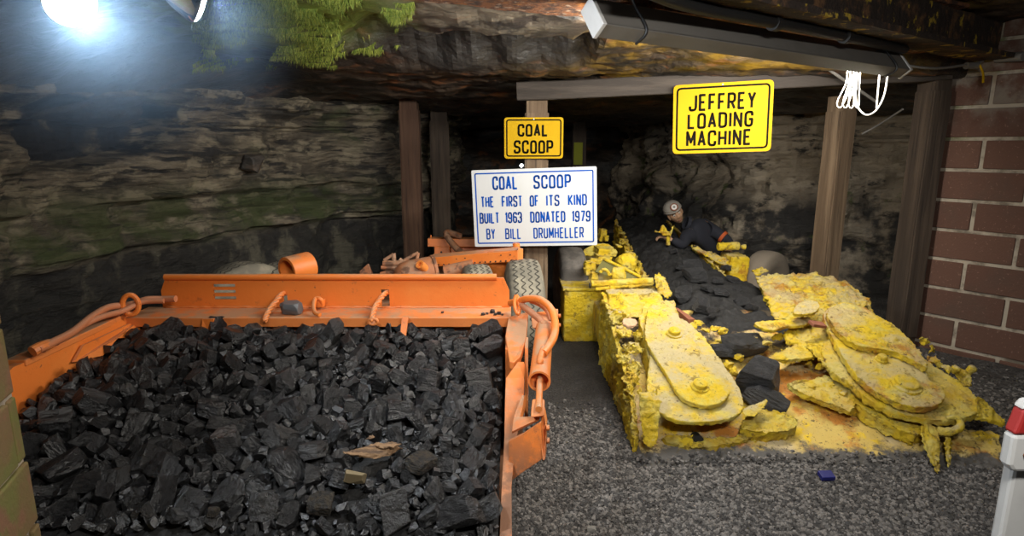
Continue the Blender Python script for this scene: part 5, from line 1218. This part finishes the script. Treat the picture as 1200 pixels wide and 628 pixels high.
# ------------------------------------------------------------------ coal on the loading machine
def conv(u, v):
    s = -1 + 2 * u; y = 3.44 + 3.33 * v; p = cv(s * .97 * (1 + .25 * sstep(3.7, 3.45, y)), max(y, 3.7)); p.z -= max(0, 3.7 - y) * SL * 1.05; p.y = y
    p.x += .24 * sstep(.2, 1, s) * sstep(4.95, 4.35, y)
    dome = .075 * (1 - s * s) * sstep(0, .12, v) + .04 * fbm(Vector((p.x * 5, y * 5, 7)), 5) + .02 * fbm(Vector((p.x * 17, y * 17, 3)), 4)
    p.z = p.z + .01 + dome - .05 * sstep(.06, 0, v); return p
o = grid_mesh('conveyor_coal', 60, 200, conv, COALDUST); tag(o, 'fine black coal heaped along the yellow machine\'s conveyor', 'coal', kind='stuff')
rnd = random.Random(5); lp = []
known = [(813, 329, .105, 71), (812, 318, .09, 72), (845, 350, .06, 73), (829, 345, .055, 74), (858, 334, .06, 75), (800, 352, .08, 76), (822, 366, .075, 77), (835, 372, .05, 78), (868, 360, .05, 79), (796, 318, .04, 80), (850, 320, .05, 81), (790, 300, .04, 82), (815, 297, .04, 83), (880, 368, .05, 84), (862, 346, .045, 85), (842, 336, .05, 86)]
def on_conv(px, py):
    r = ray(px, py); t = 3.5
    while t < 7:
        p = CAM + r * t
        if p.y > 3.62:
            k_ = (p.y - 3.7) / 3.1; s = (p.x - 1.36 - .10 * k_) / (.315 - .05 * k_); s = max(-1, min(1, s))
            if p.z < cv(s, p.y).z + .01 + .075 * (1 - s * s): return p
        t += .01
    return p
for px, py, r, sd in known:
    o = single('coal_lump', 0, 0, 0, r * 1.05, COALG, 'coal lump half sunk in the coal on the yellow machine\'s conveyor', 'coal', sd, (1, .9, .7), (rnd.uniform(-.4, .4), rnd.uniform(-.4, .4), rnd.uniform(0, 6)), pos=on_conv(px, py) + Vector((0, .0, .045)))
    o['group'] = 'coal lumps on the conveyor'
single('coal_lump', 0, 0, 0, .140, COALG, 'larger grey-black coal lump on the yellow pan between the two gathering arms', 'coal', 92, (1, .9, 1.0), (.3, .2, -.3), pos=pd(890, 444, .08))
single('coal_lump', 0, 0, 0, .110, COALG, 'smaller coal lump just in front of the larger one on the yellow pan', 'coal', 95, (1.1, .8, .85), (.1, .35, -.5), pos=pd(896, 468, .06))
single('coal_lump', 0, 0, 0, .150, COALG, 'flat coal slab on the yellow pan below the conveyor end', 'coal', 93, (1.2, .8, .55), (.2, .1, .5), pos=pd(873, 403, .07))
single('coal_lump', 0, 0, 0, .085, COALG, 'small dark coal lump left of the flat slab on the yellow pan', 'coal', 94, (1, .8, .6), (.1, .1, .2), pos=pd(846, 409, .08))

best = min((abs(600 + F * (q.x) / ((q - CAM).dot(FW)) - 291), u_) for u_ in [i / 300 for i in range(60, 240)] for q in [wall_left(u_, (1.38 + .15) / 2.5)])
q = wall_left(best[1], (1.38 + .15) / 2.5)
single('rock', 0, 0, 0, .10, ROOF, 'dark rock knob jutting from the layered left rock wall', 'rock', 103, (1, .9, 1.1), (.3, .4, .2), pos=q)

# ------------------------------------------------------------------ gravel, litter, barrier
rnd = random.Random(9); vs_ = []; fs = []
for i in range(30000):
    px, py = rnd.uniform(585, 1215), rnd.uniform(405, 650)
    if rnd.random() > .25 + .75 * sstep(430, 520, py): continue
    p = at_z(px, py, 0)
    if p.x < .02 and p.y < 3: continue
    if p.y > 3.0 and p.x < .75 and rnd.random() < sstep(2.9, 3.4, p.y): continue
    z = floor_z(p.x, p.y)
    if .60 < p.x < 2.36 and p.y > 2.62:
        if p.y > 2.70 or rnd.random() < (p.y - 2.60) / .10: continue
        z = max(z, deck_z(p.y) + .012)
    if p.x > 3.0 + (4.3 - p.y) * .75: continue
    s = rnd.uniform(.0055, .0130) * (1.3 if rnd.random() < .06 else 1); a = rnd.uniform(0, 6.28); tl = Euler((rnd.uniform(-.6, .6), rnd.uniform(-.6, .6), a)).to_matrix(); n = len(vs_)
    for q in ((-1, -.6, -.4), (1, -.7, -.4), (.9, .7, -.4), (-.9, .6, -.4), (-.6, -.3, .45), (.6, -.4, .5), (.5, .4, .4), (-.5, .4, .5)):
        v = tl @ Vector((q[0] * s * rnd.uniform(.7, 1.2), q[1] * s, q[2] * s)); vs_.append((p.x + v.x, p.y + v.y, z + v.z + s * .3))
    fs += [tuple(n + k_ for k_ in f) for f in ((4, 5, 6, 7), (0, 1, 5, 4), (1, 2, 6, 5), (2, 3, 7, 6), (3, 0, 4, 7), (3, 2, 1, 0))]
me = D.meshes.new('gravel'); me.from_pydata(vs_, [], fs); o = link_mesh('gravel', me, CHIP)
tag(o, 'loose grey gravel chips covering the floor before the machines', 'gravel', kind='stuff')
p = at_z(693, 622, 0); single('pebble', 0, 0, 0, .020, plain('pale_pebble', (.2, .19, .17), .8), 'round pale pebble on the dark gravel beside the scoop\'s right wall', 'stone', 97, pos=p + Vector((0, 0, .012 + floor_z(p.x, p.y))))
p = at_z(968, 560, .02); b = MB(); b.box(p + Vector((0, 0, .012)), (.062, .045, .022), Euler((.25, 0, .05)), .003); tag(b.build('plastic_scrap', BLUE), 'small dark blue plastic scrap on the gravel in front of the yellow machine', 'litter')
# red and white barrier post close by on the right
BR = thing('barrier_post', at_z(1205, 700, 0), 'white barrier post with a red band at the right edge close to the viewer', 'barrier')
tt = 1.15
def bp(px, py): return at_y(px, py, tt)
zt = bp(1190, 460).z
b = MB(); x0 = bp(1172, 620).x; c = Vector((x0 + .09, tt + .08, 0))
b.prism([(bp(1186, 560).x, tt, 0.0), (bp(1186, 560).x + .16, tt, 0.0), (bp(1186, 560).x + .16, tt, zt - .10), (bp(1186, 560).x, tt, zt - .10)], (0, .03, 0)); b.build('post', BARW, BR, bevel=.008)
b = MB(); xa = bp(1177, 520).x
def capz(py): return bp(1180, py).z
b.prism([(xa, tt - .02, capz(540)), (xa + .012, tt - .02, capz(548)), (xa + .16, tt - .02, capz(548)), (xa + .16, tt - .02, capz(503)), (xa, tt - .02, capz(505))], (0, .03, 0)); cap = b.build('cap', BARW, BR, bevel=.008)
b = MB(); b.prism([(xa, tt - .02, capz(505)), (xa + .16, tt - .02, capz(503)), (xa + .16, tt - .02, capz(470)), (xa + .012, tt - .02, capz(476))], (0, .03, 0)); b.build('red_band', RED, BR, bevel=.006)
b = MB(); b.prism([(xa + .008, tt - .02, capz(476)), (xa + .16, tt - .02, capz(470)), (xa + .16, tt - .02, capz(458)), (xa + .02, tt - .02, capz(467))], (0, .03, 0)); b.build('top_cap', BARW, BR, bevel=.006)
b = MB(); b.lathe(Vector((bp(1193, 527).x, tt - .021, bp(1193, 527).z)), (0, -1, 0), [(0, .007), (.004, .006)], 12); b.build('bolt', COPPER, BR)

# added scattering volume imitating lens glare round the flood bulbs
m = D.materials.new('lens_glare'); m.use_nodes = True; nt = m.node_tree; nt.nodes.clear()
out = nt.nodes.new('ShaderNodeOutputMaterial'); vp = nt.nodes.new('ShaderNodeVolumeScatter'); vp.inputs['Color'].default_value = (.48, .72, 1, 1); vp.inputs['Anisotropy'].default_value = .2
tc = nt.nodes.new('ShaderNodeTexCoord'); gr = nt.nodes.new('ShaderNodeTexGradient'); gr.gradient_type = 'QUADRATIC_SPHERE'
mu = nt.nodes.new('ShaderNodeMath'); mu.operation = 'MULTIPLY'; mu.inputs[1].default_value = .36
nt.links.new(tc.outputs['Object'], gr.inputs['Vector']); nt.links.new(gr.outputs['Fac'], mu.inputs[0]); nt.links.new(mu.outputs[0], vp.inputs['Density']); nt.links.new(vp.outputs[0], out.inputs['Volume'])
tmp = bmesh.new(); bmesh.ops.create_icosphere(tmp, subdivisions=3, radius=1); me = D.meshes.new('lens_glare'); tmp.to_mesh(me); tmp.free()
o = D.objects.new('lens_glare', me); me.materials.append(m); COL.objects.link(o); o.location = at(98, 22, 1.52); o.scale = (.58, .50, .46)
tag(o, 'added bluish scattering volume imitating lens glare around the flood bulbs in the upper left corner', 'lens_glare', kind='stuff')
